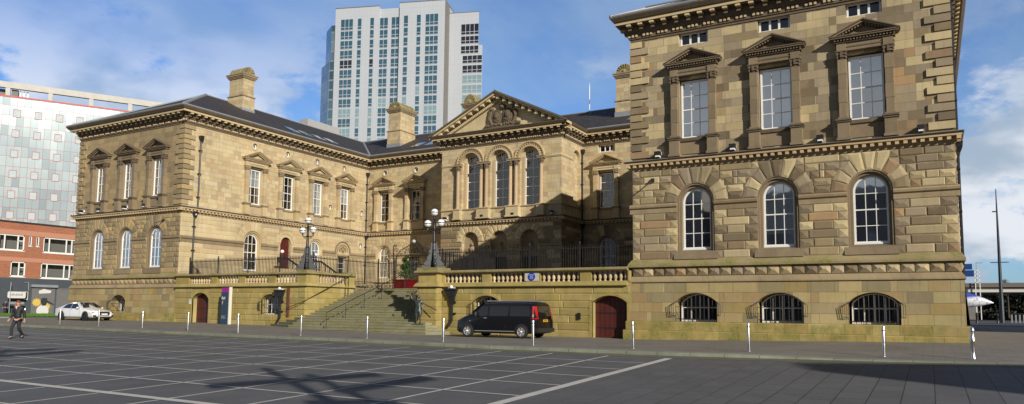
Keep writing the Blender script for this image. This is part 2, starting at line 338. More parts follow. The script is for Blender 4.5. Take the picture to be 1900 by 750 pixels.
def pavers(name, cols, bw, bh, joint=.5, mossy=0):
    m = NT(name); p = m.pos(); b = m.new('ShaderNodeTexBrick'); m.link(p, b.inputs['Vector']); b.inputs['Scale'].default_value = 1
    b.inputs['Brick Width'].default_value = bw; b.inputs['Row Height'].default_value = bh; b.inputs['Mortar Size'].default_value = .012
    b.inputs['Color1'].default_value = (0, 0, 0, 1); b.inputs['Color2'].default_value = (1, 1, 1, 1); b.inputs['Mortar'].default_value = (.5, .5, .5, 1)
    n = m.noise(p, .5, 6, .6); n2 = m.noise(p, 18, 4, .65)
    col = m.ramp(b.outputs['Color'], cols); col = m.mix(m.rng(n, .42, .7, 0, .55), col, tuple(c * .7 for c in cols[0][1]))
    if mossy: col = m.mix(m.rng(m.noise(p, 1.1, 6, .7), .38, .66, 0, mossy), col, (.085, .095, .04))
    col = m.mix(m.math('MULTIPLY', b.outputs['Fac'], joint), col, (.045, .04, .032)); col = m.mix(m.rng(n2, .3, .7, 0, .25), col, (.07, .06, .05))
    return m.out(col, m.rng(n2, .3, .7, .75, .92), m.math('SUBTRACT', m.math('MULTIPLY', n2, .5), b.outputs['Fac']), .35, .01)
M['slabs'] = slabs()
M['pavers'] = pavers('pavement_pavers', [(0, (.175, .16, .138)), (.5, (.215, .195, .165)), (1, (.19, .178, .155))], .62, .42)
M['kerbstone'] = pavers('kerb_stone', [(0, (.24, .265, .215)), (1, (.31, .325, .26))], 1.1, 30, .8, .4)
M['channel'] = pavers('channel_setts', [(0, (.12, .115, .068)), (1, (.17, .16, .10))], .9, .55, .5, .5)
M['asphalt'] = plain('asphalt', (.055, .054, .053), .9, var=.2, sc=.6)
M['line'] = plain('pale_inlay_stone', (.50, .49, .46), .75, var=.22, sc=1.6)
xs_near = [-400, -220, -150] + frange(-125, 60, 92) + [90, 150, 260, 420]
gx = [-2500, -1200, -600] + xs_near + [800, 1500, 2500]; gy = [-600, -200, -80] + frange(-40, 110, 50) + [140, 200, 300, 500, 900, 1600, 3000]
sheet('ground', gx, lambda x: gy, lambda x, y: surf_z(x, y) - .16, M['asphalt'])
xs = [-125, -110] + frange(-100, 24, 124) + [30]
sheet('plaza', xs, lambda x: frange(-14, kerb_y(x) - .9, 16), plaza_z, M['slabs'])
sheet('channel', xs, lambda x: frange(kerb_y(x) - .9, kerb_y(x) + .02, 2), lambda x, y: plaza_z(x, y) + .004, M['channel'])
mb = MB()                                                                       # kerb: a real step
ring = []
for x in xs:
    k = kerb_y(x); h = kerb_h(x); zb = plaza_z(x, k)
    ring.append([(x, k, zb - .12), (x, k, zb + h - .012), (x, k + .012, zb + h), (x, k + .66, pave_z(x, k + .66) + .004), (x, k + .66, zb - .12)])
for a, b in zip(ring, ring[1:]):
    mb.add(a + b, [(i, i + 1, 6 + i, 5 + i) for i in range(4)])
tag(mb.build('kerb', M['kerbstone'], recalc=True), kind='structure')
sheet('pavement', xs, lambda x: frange(kerb_y(x) + .65, 36.3, 12) + [40, 44, 48, 52, 60, 70, 80], pave_z, M['pavers'])
# pale inlaid lines of the square
mb = MB()
def strip(x0, y0, x1, y1, w, h=.005):
    n = max(1, int(math.hypot(x1 - x0, y1 - y0) / 2)); dx, dy = x1 - x0, y1 - y0; l = math.hypot(dx, dy); ox, oy = -dy / l * w / 2, dx / l * w / 2
    for i in range(n):
        a, b = i / n, (i + 1) / n
        P = [(x0 + dx * a + ox, y0 + dy * a + oy), (x0 + dx * a - ox, y0 + dy * a - oy), (x0 + dx * b - ox, y0 + dy * b - oy), (x0 + dx * b + ox, y0 + dy * b + oy)]
        mb.add([(x, y, plaza_z(x, y) + h) for x, y in P], [(0, 1, 2, 3)])
lines = []
strip(-7.55, 23.75, -7.55, -2, .26)
for k in range(1, 36):
    x = -7.55 - 2.125 * k; strip(x, 23.72 + (.0 if x > -20 else min(1.3, (-20 - x) * .06)), x, 10.03, .085 if k else .26); strip(x, 9.8, x, 1.5, .085)
strip(-78, 9.92 + .45, -7.7, 9.92 - .05, .22, .009)
for k in range(1, 7): strip(-78, 9.92 + 1.985 * k + .3, -7.69, 9.92 + 1.985 * k - .03, .085, .009)
for k in range(1, 4): strip(-60, 9.92 - 1.985 * k + .3, -7.69, 9.92 - 1.985 * k, .085, .009)
o = mb.build('paving_lines', M['line'], recalc=False); tag(o, kind='structure')

# ---------------------------------------------------------------- facade kit
def arch(cx, hw, z0, zs, n=14):
    return [(cx - hw, z0), (cx + hw, z0)] + [(cx + hw * math.cos(math.pi * i / n), zs + hw * math.sin(math.pi * i / n)) for i in range(n + 1)]
def seg(cx, hw, z0, zs, rise, n=12):
    r = (hw * hw + rise * rise) / (2 * rise); c = zs + rise - r; a0 = math.asin(hw / r)
    return [(cx - hw, z0), (cx + hw, z0)] + [(cx + r * math.sin(a0 * (1 - 2 * i / n)), c + r * math.cos(a0 * (1 - 2 * i / n))) for i in range(n + 1)]
def rect(x0, x1, z0, z1): return [(x0, z0), (x1, z0), (x1, z1), (x0, z1)]
def disc(cx, cz, r, n=16): return [(cx + r * math.cos(2 * math.pi * i / n), cz + r * math.sin(2 * math.pi * i / n)) for i in range(n)]
def panel(mb, F, outer, holes, d=0, depth=.4, mat=0, revmat=None, df=None):
    """flat wall with real openings; each opening gets a reveal of the given depth"""
    df = df or (lambda z: d); loops = [outer] + holes
    tri = tessellate_polygon([[Vector((u, z, 0)) for u, z in lp] for lp in loops]); flat = [p for lp in loops for p in lp]
    vs = [F(u, df(z), z) for u, z in flat]; nrm = Vector(F(0, 1, 0)) - Vector(F(0, 0, 0)); fs = []
    for t in tri:
        a, b, c = (Vector(vs[i]) for i in t)
        fs.append(tuple(t) if (b - a).cross(c - a).dot(nrm) > 0 else tuple(t)[::-1])
    mb.add(vs, fs, mat)
    for h in holes:
        n = len(h); dep = depth; vv = [F(u, df(z), z) for u, z in h] + [F(u, df(z) - dep, z) for u, z in h]
        mb.add(vv, [(i, (i + 1) % n, n + (i + 1) % n, n + i) for i in range(n)], mat if revmat is None else revmat, .5)
def block(mb, F, u0, u1, z0, z1, d0, h, style, mat=0, tone=None, g=.012, df=None):
    df = df or (lambda z: d0); u0 += g; u1 -= g; z0 += g; z1 -= g
    if u1 - u0 < .06: return
    c = min(.045, (u1 - u0) * .25)
    if style == 'flat': i = [(u0 + c, z0 + c), (u1 - c, z0 + c), (u1 - c, z1 - c), (u0 + c, z1 - c)]
    else:
        e = min((z1 - z0) / 2, (u1 - u0) / 2) * .98; w = (u1 - u0); hh = (z1 - z0)
        i = [(u0 + e, z0 + min(e, hh / 2 * .98)), (u1 - e, z0 + min(e, hh / 2 * .98)), (u1 - e, z1 - min(e, hh / 2 * .98)), (u0 + e, z1 - min(e, hh / 2 * .98))]
    o = [(u0, z0), (u1, z0), (u1, z1), (u0, z1)]
    vs = [F(u, df(z), z) for u, z in o] + [F(u, df(z) + h * .35, z) for u, z in o] + [F(u, df(z) + h, z) for u, z in i]
    mb.add(vs, [(0, 1, 5, 4), (1, 2, 6, 5), (2, 3, 7, 6), (3, 0, 4, 7), (4, 5, 9, 8), (5, 6, 10, 9), (6, 7, 11, 10), (7, 4, 8, 11), (8, 9, 10, 11)], mat, tone)
def rusticate(mb, F, u0, u1, z0, z1, n, excl, d0=0, h=.038, wid=(.7, 1.3), pyr=True, mat=0, df=None, edges=(True, True), rnd=None):
    rnd = rnd or random; ch = (z1 - z0) / n
    for r in range(n):
        a, b = z0 + r * ch, z0 + (r + 1) * ch; segs = [(u0, u1)]
        for fn in excl:
            iv = fn(a, b)
            if not iv: continue
            ns = []
            for s, e in segs:
                if iv[1] <= s or iv[0] >= e: ns.append((s, e)); continue
                if iv[0] > s: ns.append((s, iv[0]))
                if iv[1] < e: ns.append((iv[1], e))
            segs = ns
        for s, e in segs:
            w = e - s
            if w < .12: continue
            ew = (.62 if r % 2 else .40)
            if pyr and w > 2.2 * ew:
                block(mb, F, s, s + ew, a, b, d0, h * 1.7, 'pyr', mat, rnd.random(), df=df); block(mb, F, e - ew, e, a, b, d0, h * 1.7, 'pyr', mat, rnd.random(), df=df); s += ew; e -= ew
            elif pyr and w < 1.0: block(mb, F, s, e, a, b, d0, h * 1.7, 'pyr', mat, rnd.random(), df=df); continue
            while e - s > .05:
                k = rnd.uniform(*wid)
                if e - s - k < wid[0] * .7: k = e - s
                block(mb, F, s, s + k, a, b, d0, h, 'flat', mat, rnd.random(), df=df); s += k
def ex_arch(cx, hw, Rv, zs):
    def f(a, b):
        if a >= zs + Rv: return None
        if b <= zs + .02: return (cx - hw, cx + hw)
        z = max(0, a - zs); w = math.sqrt(max(0, Rv * Rv - z * z)); return (cx - max(w, hw if a < zs + hw else 0), cx + max(w, hw if a < zs + hw else 0)) if w > .05 else None
    return f
def ex_rect(x0, x1, z0, z1): return lambda a, b: (x0, x1) if (b > z0 + .02 and a < z1 - .02) else None
def voussoirs(mb, F, cx, zs, r0, r1, top, n=9, h=.11, d=.0, mat=0):
    for k in range(n):
        a0 = math.pi * k / n + .006; a1 = math.pi * (k + 1) / n - .006; mid = (a0 + a1) / 2
        rr = r1 if not (n // 2 - 1 <= k <= n // 2 + 1) else (top - zs) / math.sin(mid)
        pts = []
        for r, a in ((r0, a0), (rr, a0), (rr, a1), (r0, a1)):
            u, z = cx + r * math.cos(a), zs + r * math.sin(a)
            if r > r0 and n // 2 - 1 <= k <= n // 2 + 1: z = top; u = cx + (top - zs) / math.tan(a) if abs(math.tan(a)) > 1e-4 else cx
            pts.append((u, z))
        cu = sum(p[0] for p in pts) / 4; cz = sum(p[1] for p in pts) / 4
        inn = [(cu + (p[0] - cu) * .55, cz + (p[1] - cz) * .78) for p in pts]
        vs = [F(u, d, z) for u, z in pts] + [F(u, d + h * .4, z) for u, z in pts] + [F(u, d + h, z) for u, z in inn]
        mb.add(vs, [(0, 1, 5, 4), (1, 2, 6, 5), (2, 3, 7, 6), (3, 0, 4, 7), (4, 5, 9, 8), (5, 6, 10, 9), (6, 7, 11, 10), (7, 4, 8, 11), (8, 9, 10, 11)], mat, random.random())
def archring(mb, F, cx, zs, r0, r1, d0, d1, n=18, mat=0, tone=None, full=False):
    t = random.random() if tone is None else tone; m_ = 2 * math.pi if full else math.pi
    for i in range(n):
        a, b = m_ * i / n, m_ * (i + 1) / n
        mb.prism(F, [(cx + r0 * math.cos(a), zs + r0 * math.sin(a)), (cx + r1 * math.cos(a), zs + r1 * math.sin(a)), (cx + r1 * math.cos(b), zs + r1 * math.sin(b)), (cx + r0 * math.cos(b), zs + r0 * math.sin(b))], d0, d1, mat, t)
def sweep(mb, path, prof, closed=True, mat=0, mats=None, tone=.4):
    """moulding (d,z) mitred round a plan polyline; outward = right of travel"""
    n = len(path); rings = []
    for i in range(n):
        p = Vector(path[i]).to_2d()
        def nrm(a, b): v = (Vector(b).to_2d() - Vector(a).to_2d()).normalized(); return Vector((v.y, -v.x))
        if closed or 0 < i < n - 1: a = nrm(path[i - 1], path[i]); b = nrm(path[i], path[(i + 1) % n])
        elif i == 0: a = b = nrm(path[0], path[1])
        else: a = b = nrm(path[-2], path[-1])
        m_ = (a + b); m_ = m_ / (m_.dot(a)) if m_.length > 1e-6 else a
        rings.append([(p.x + m_.x * d, p.y + m_.y * d, z) for d, z in prof])
    k = len(prof)
    for i in range(n if closed else n - 1):
        A, B = rings[i], rings[(i + 1) % n]
        for j in range(k - 1): mb.add([A[j], B[j], B[j + 1], A[j + 1]], [(0, 1, 2, 3)], mats[j] if mats else mat, tone)
    if not closed:
        for rg in (rings[0], rings[-1]): mb.add(rg, [tuple(range(k))], mat, tone)
def along(path, closed, step, off0=.2):
    """positions, direction and outward normal at even spacing along each straight run"""
    n = len(path); res = []
    for i in range(n if closed else n - 1):
        a = Vector(path[i]).to_2d(); b = Vector(path[(i + 1) % n]).to_2d(); l = (b - a).length; v = (b - a) / l; nr = Vector((v.y, -v.x)); k = max(1, int((l + .9) / step)); s = (l + .9 - k * step) / 2 - .45 + step / 2
        for j in range(k): res.append((a + v * (s + j * step), v, nr))
    return res
def obox(mb, c, v, nr, w, d0, d1, z0, z1, mat=0, tone=None):
    P = lambda s, d: (c.x + v.x * s + nr.x * d, c.y + v.y * s + nr.y * d)
    vs = [P(-w / 2, d0) + (z0,), P(w / 2, d0) + (z0,), P(w / 2, d1) + (z0,), P(-w / 2, d1) + (z0,), P(-w / 2, d0) + (z1,), P(w / 2, d0) + (z1,), P(w / 2, d1) + (z1,), P(-w / 2, d1) + (z1,)]
    mb.add(vs, [(0, 3, 2, 1), (4, 5, 6, 7), (0, 1, 5, 4), (1, 2, 6, 5), (2, 3, 7, 6), (3, 0, 4, 7)], mat, tone)
# ---------------------------------------------------------------- windows (frame mesh > pane, blind), built once and copied
def frame_strip(mb, lo, li, d0, d1, mat=0):
    n = len(lo)
    for i in range(n):
        j = (i + 1) % n; mb.prism(LOCAL, [lo[i], lo[j], li[j], li[i]], d0, d1, mat, .5)
def make_window(hw, zs, H=None, cols=3, rows=4, blind=None, t=.085, name='window', gothic=False, bar=.034, gl='glass'):
    """origin: centre of the sill, front of the frame at y=0"""
    mb = MB(); top = (lambda u: H) if H else (lambda u: zs + math.sqrt(max(0, hw * hw - u * u)))
    lo = rect(-hw, hw, 0, H) if H else arch(0, hw, 0, zs, 16); li = rect(-hw + t, hw - t, t, H - t) if H else arch(0, hw - t, t * 1.3, zs, 16)
    frame_strip(mb, lo, li, -.10, 0)
    tp = H if H else zs + hw; mid = tp * .5
    for i in range(1, cols):
        u = -hw + t + (2 * hw - 2 * t) * i / cols; mb.box(u - bar / 2, u + bar / 2, .03, .065, t * .5, top(abs(u) + .02) - t * .5)
    for j in range(1, rows):
        z = t + (tp - 2 * t) * j / rows; w = hw - t * .5
        if not H and z > zs: w = math.sqrt(max(.01, hw * hw - (z - zs) ** 2)) - t * .5
        b = .06 if abs(z - mid) < .02 else bar
        mb.box(-w, w, .026 if b > .05 else .032, .07, z - b / 2, z + b / 2)
    if gothic:
        r = (hw - t) / 2
        for s in (-1, 1): archring(mb, LOCAL, s * r, zs, r - .035, r + .01, -.07, -.02, 10)
        archring(mb, LOCAL, 0, zs + r * 1.42, r * .62, r * .62 + .045, -.07, -.02, 12, full=True)
    mb.box(-hw - .02, hw + .02, -.05, .04, -.03, t * .7)
    f = mb.build(name, M['white'], world=False)
    pm = MB(); pm.add([(u, .05, z) for u, z in li], [tuple(range(len(li)))]); pm.build('pane', M[gl], f, world=False, recalc=False)
    if blind:
        zb = tp * (1 - blind); b2 = MB()
        pts = [(-hw + .04, zb), (hw - .04, zb)] + ([(hw - .04, H - .04), (-hw + .04, H - .04)] if H else [(p[0] * .97, p[1] - .02) for p in li[2:] if p[1] - .02 > zb])
        b2.prism(LOCAL, pts, -.115, -.105); b2.build('blind', M['blind'], f, world=False)
    return f
_park = []
def proto(o): _park.append(o); return o
def put(o, parent, x, y, z, rz=0, label=None):
    base = parent.location
    if not o.get('used'):
        c = o; o['used'] = 1; o.parent = parent
    else: c = copy_tree(o, parent)
    c.location = (x - base.x, y - base.y, z - base.z); c.rotation_euler = (0, 0, rz)
    if label: c['label'] = label
    return c
RX = R(90)
# ---------------------------------------------------------------- the custom house
YF, XL0, XL1, YC, YP, XP0, XP1, XR0, XR1, YB = 36.95, -65.3, -51.05, 58.93, 54.68, -38.63, -26.45, -13.65, 1.15, 74.0
ZW0, ZT, ZM, ZS_, ZPL, ZLM = 1.5, 14.75, 7.94, 5.56, 2.33, 1.53
house = thing('sandstone_building', 'grand two storey honey sandstone building with two hipped wings round a pedimented centre', 'historic building', (-32, 48, -1.3))
BL = (-58.1, [-62.0, -58.1, -54.2]); BR = [-10.28, -6.26, -2.24]; BI = [44.05, 47.85, 51.6, 55.35]; BCL = [-48.8, -44.8]; BCR = [-24.15]; BP = [-35.45, -32.45, -29.45]
holesF = lambda cs: [rect(c - .80, c + .80, 9.0, 12.15) for c in cs]
holesG = lambda cs: [arch(c, .95, 3.05, 5.66) for c in cs]
oc = lambda c, z, r=.30: disc(c, z, r)
def W_(name, F, u0, u1, z0, holes, mat, depth=.5):
    mb = MB(); panel(mb, F, rect(u0, u1, z0, ZT), holes, depth=depth); return mb.build(name, mat, house, recalc=False)
W_('wall', front(YF), XL0, XL1, ZW0, holesF(BL[1]) + holesG(BL[1]), M['gable'])
W_('wall', px(XL1), YF, YC, 1.2, holesF(BI) + holesG([BI[0], BI[2]]) + [arch(BI[1], .62, 3.55, 5.85), rect(BI[3] - .68, BI[3] + .68, 3.38, 5.2)] + [oc(c - .15, 14.12) for c in BI] + [oc(53.4, 9.94), oc(58.0, 9.93), oc(57.95, 6.5)], M['warm'])
W_('wall', front(YC), XL1, XP0, 1.2, holesF(BCL) + holesG([BCL[0]]) + [rect(BCL[1] - .72, BCL[1] + .72, 3.48, 5.5)] + [oc(c, 14.1) for c in BCL], M['warm'])
W_('wall', front(YP), XP0, XP1, 1.2, [arch(c, .98, 9.0, 13.08) for c in BP] + [arch(c, .86, 1.5, 6.05) for c in BP], M['warm'], .62)
W_('wall', px(XP1), YP, YC, 1.2, [arch(57.75, .72, 9.2, 13.3)], M['warm'], .35)
W_('wall', nx(XP0), YP, YC, 1.2, [], M['warm'])
W_('wall', front(YC), XP1, XR0, 1.2, holesF(BCR) + holesG(BCR) + [rect(BCR[0] - .78, BCR[0] + .78, 13.9, 14.62)], M['warm'])
W_('wall', nx(XR0), YF, YC, 1.2, [], M['warm'])
W_('wall', front(YF), XR0, XR1, ZW0, holesF(BR) + holesG(BR) + [rect(c - .77, c + .77, 13.95, 14.66) for c in BR], M['mixed'])
W_('wall', px(XR1), YF, YB, ZW0, [rect(c - .7, c + .7, 9.0, 12.1) for c in (41, 45, 49, 53, 57, 61, 65)] + [arch(c, .75, 3.2, 5.66) for c in (41, 45, 49, 53, 57, 61, 65)], M['mixed'])
W_('wall', nx(XL0), YF, YB, ZW0, [], M['gable'])
W_('wall', back(YB), XL0, XR1, -1.3, [], M['gable'])
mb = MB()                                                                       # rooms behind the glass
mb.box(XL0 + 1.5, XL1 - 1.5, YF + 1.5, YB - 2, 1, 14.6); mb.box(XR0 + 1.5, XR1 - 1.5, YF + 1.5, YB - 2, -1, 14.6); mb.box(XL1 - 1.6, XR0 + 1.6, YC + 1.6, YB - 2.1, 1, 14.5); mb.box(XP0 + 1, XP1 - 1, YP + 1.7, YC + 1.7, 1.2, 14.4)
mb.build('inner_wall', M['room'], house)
OUT = [(XL0, YF), (XL1, YF), (XL1, YC), (XP0, YC), (XP0, YP), (XP1, YP), (XP1, YC), (XR0, YC), (XR0, YF), (XR1, YF), (XR1, YB), (XL0, YB)]
# top cornice: dark sooty gutter, pale corona, modillions and dentils
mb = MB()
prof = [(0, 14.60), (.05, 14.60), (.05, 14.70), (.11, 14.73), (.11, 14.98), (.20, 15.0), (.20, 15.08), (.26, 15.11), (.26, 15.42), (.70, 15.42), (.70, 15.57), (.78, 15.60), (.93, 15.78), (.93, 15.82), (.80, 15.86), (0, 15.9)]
sweep(mb, OUT, prof, mats=[2, 2, 2, 2, 2, 2, 2, 2, 2, 1, 2, 2, 2, 2, 3])  # dark frieze, soffit and sub-brackets carry under-eave shade in their colour
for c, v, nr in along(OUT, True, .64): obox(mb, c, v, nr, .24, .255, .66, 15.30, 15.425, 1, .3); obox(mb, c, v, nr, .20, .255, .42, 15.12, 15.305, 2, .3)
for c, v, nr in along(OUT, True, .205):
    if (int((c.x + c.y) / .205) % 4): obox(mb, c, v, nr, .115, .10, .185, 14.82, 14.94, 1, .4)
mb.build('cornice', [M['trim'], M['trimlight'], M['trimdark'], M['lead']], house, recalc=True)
# string cornice between the storeys
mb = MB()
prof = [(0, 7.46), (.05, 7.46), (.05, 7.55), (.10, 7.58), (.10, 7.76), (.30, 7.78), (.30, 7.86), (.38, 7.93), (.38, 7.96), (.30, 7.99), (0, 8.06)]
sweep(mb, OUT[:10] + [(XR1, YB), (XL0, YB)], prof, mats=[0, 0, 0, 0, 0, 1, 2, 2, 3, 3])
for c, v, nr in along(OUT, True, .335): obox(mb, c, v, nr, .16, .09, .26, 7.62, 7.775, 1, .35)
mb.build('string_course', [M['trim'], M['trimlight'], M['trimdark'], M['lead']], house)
# moulding at the springing of the ground floor arches
def string_run(F, a, b, cuts, r=.95):
    xs_ = [a] + sum([[c - r, c + r] for c in cuts], []) + [b]
    for p, q in zip(xs_[::2], xs_[1::2]):
        mb = MB(); mb.sprism(F, [(0, 5.16), (.045, 5.16), (.045, 5.40), (.13, 5.46), (.15, 5.56), (.13, 5.60), (0, 5.66)], p - (.14 if p == a else 0), q + (.14 if q == b else 0)); mb.build('impost_moulding', M['trim'], house)
string_run(front(YF), XL0, XL1, BL[1]); string_run(front(YF), XR0, XR1, BR); string_run(px(XL1), YF + .15, YC - .05, [BI[0], BI[1], BI[2], BI[3]], .95)
string_run(front(YC), XL1 + .05, XP0 - .05, BCL); string_run(front(YC), XP1 + .15, XR0 - .05, BCR); string_run(front(YP), XP0, XP1, BP, 1.0); string_run(px(XP1), YP + .15, YC - .05, [])
string_run(px(XR1), YF + .15, YB, [])
# mouldings above the battered plinth (gables only; the terrace carries its own)
for (a, b) in ((XL0, XL1), (XR0, XR1)):
    mb = MB(); mm = MB(); P_ = [(a, YB), (a, YF), (b, YF), (b, YB)]
    P_ = [(a, YB), (a, YF), (b, YF), (b, YB)]
    sweep(mm, P_, [(0, 2.74), (.06, 2.70), (.20, 2.50), (.22, 2.42), (.22, 2.33), (.06, 2.31), (0, 2.31)], closed=False)
    m3_ = MB(); sweep(m3_, P_, [(.0, 1.86), (.05, 1.84), (.16, 1.68), (.20, 1.60), (.20, 1.54), (.0, 1.52)], closed=False); m3_.build('plinth_moulding', M['trim'], house)
    n = round((b - a) / .575)
    for i in range(n):
        w = (b - a) / n; block(mb, front(YF), a + i * w, a + (i + 1) * w, 1.86, 2.31, .0, .15, 'pyr', g=.016)
    for i in range(40): block(mb, px(b), YF + i * .58, YF + (i + 1) * .58, 1.86, 2.31, .0, .15, 'pyr', g=.016)
    mm.build('plinth_moulding', M['coping'], house); mb.build('diamond_band', M['block'] if a > -20 else M['gblock'], house)
    # battered basement
    df = lambda z: .13 + (1.53 - z) * .07
    cs = BR if a > -20 else [-58.25]
    hl = [seg(c, 1.08 if a > -20 else 1.0, -.46, .50, .48) for c in cs]; bm_ = MB()
    panel(bm_, front(YF), rect(a - .13, b + .13, -.46, 1.53), hl, df=df, depth=1.05)
    panel(bm_, px(b), rect(YF - .13, YB, -.46, 1.53), [], df=df)
    if a < -20: panel(bm_, nx(a), rect(YF - .13, YB, -.46, 1.53), [], df=df)
    else: panel(bm_, nx(a), rect(YF - .13, YB, -.46, 1.53), [], df=df)
    bm_.build('plinth', M['plinth'], house, recalc=False)
    bb = MB(); base = [(-1.7, -.93, .42), (-.92, -.47, .31)]
    for z0, z1, d in base:
        x = a - d
        while x < b + d - .01:
            k = random.uniform(.9, 1.6)
            if b + d - x - k < .6: k = b + d - x
            bb.sprism(front(YF), [(-.3, z0), (d, z0), (d, z1 - .05), (d - .05, z1), (-.3, z1)], x, x + k - .008); x += k
        y = YF + .305
        while y < 60: k = random.uniform(.9, 1.6); bb.sprism(px(b), [(-.3, z0), (d, z0), (d, z1 - .05), (d - .05, z1), (-.3, z1)], y, y + k - .008); bb.sprism(nx(a), [(-.3, z0), (d, z0), (d, z1 - .05), (d - .05, z1), (-.3, z1)], y, y + k - .008); y += k
    bb.build('base_course', M['mossblock'], house)
# rusticated ground storey
def gf(F, a, b, arches, mat, h=.038, pyr=True, wid=(.7, 1.3), z0=2.72, extra=(), hw=.95, Rv=1.66):
    mb = MB(); ex = [ex_arch(c, hw, Rv, 5.66) for c in arches] + list(extra)
    rusticate(mb, F, a, b, z0, 5.16, max(1, round((5.16 - z0) / .38)), ex, 0, h, wid, pyr); rusticate(mb, F, a, b, 5.66, 7.46, 5, ex, 0, h, wid, pyr)
    for c in arches: voussoirs(mb, F, c, 5.66, hw, 1.66, 7.44, 9, .055 if pyr else .04)
    mb.build('rustication', mat, house)
gf(front(YF), XR0, XR1, BR, M['block']); gf(front(YF), XL0, XL1, BL[1], M['gblock'])
gf(px(XL1), YF + .02, YC, [BI[0], BI[2]], M['warm_band'], .022, False, (1.4, 2.6), 1.2, [ex_arch(BI[1], .66, 1.2, 5.85), ex_arch(BI[3], .9, 1.1, 5.66), ex_rect(57.5, 58.4, 6.05, 6.95)])
gf(front(YC), XL1, XP0, [BCL[0], BCL[1]], M['warm_band'], .03, False, (1.0, 2.0), 1.2)
gf(front(YP), XP0, XP1, [], M['block'], .045, False, (.7, 1.4), 1.2, [ex_arch(c, .86, 1.45, 6.05) for c in BP])
gf(px(XP1), YP, YC, [], M['block'], .045, False, (.7, 1.4), 1.2); gf(front(YC), XP1, XR0, BCR, M['block'], .04, False, (.8, 1.6), 1.2); gf(px(XR1), YF + .02, YB, [41, 45, 49, 53, 57, 61, 65], M['block'], .045, True, z0=2.72)
mb = MB()
for c in BP: voussoirs(mb, front(YP), c, 6.05, .86, 1.48, 7.40, 9, .09)
mb.build('rustication', M['warm_band'], house)
for cs, F, mt in ((BR, front(YF), 'surround'), (BL[1], front(YF), 'surround'), ([BI[0], BI[2]], px(XL1), 'trimlight'), ([BCL[0]], front(YC), 'trimlight'), (BCR, front(YC), 'trim')):
    for c in cs:                                                               # inner order, splayed sill
        mb = MB(); archring(mb, F, c, 5.66, .74, .952, -.46, -.13, 16); archring(mb, F, c, 5.66, .86, .98, -.13, -.02, 16)
        for s in (-1, 1): mb.fbox(F, *sorted((c + s * .74, c + s * .953)), -.46, -.13, 3.1, 5.66); mb.fbox(F, *sorted((c + s * .86, c + s * .953)), -.13, -.02, 3.1, 5.66)
        mb.sprism(F, [(-.46, 2.9), (.02, 2.9), (.02, 3.10), (-.46, 3.22)], c - .95, c + .95)
        mb.sprism(F, [(-.02, 2.70), (.13, 2.70), (.05, 3.06), (-.02, 3.06)], c - 1.12, c + 1.12); mb.build('window_surround', M[mt], house)
# quoins on the upper storey
def quoins(x, y, sx, sy, mat, w1=.95, w2=.56, h=.085):
    mb = MB(); z = 8.12; i = 0
    while z < 14.5:
        k = w1 if i % 2 == 0 else w2; z1 = min(z + .40, 14.58); j = w2 if i % 2 == 0 else w1
        X = sorted((x - sx * k, x + sx * h)); Y = sorted((y - sy * j, y + sy * h)); g = .035
        mb.box(X[0], X[1], Y[0], Y[1], z + .03, z1 - .03); z += .405; i += 1
    mb.build('quoin_stones', mat, house)
quoins(XR1, YF, 1, -1, M['block']); quoins(XR0, YF, -1, -1, M['block']); quoins(XL1, YF, 1, -1, M['gblock']); quoins(XL0, YF, -1, -1, M['gblock'])
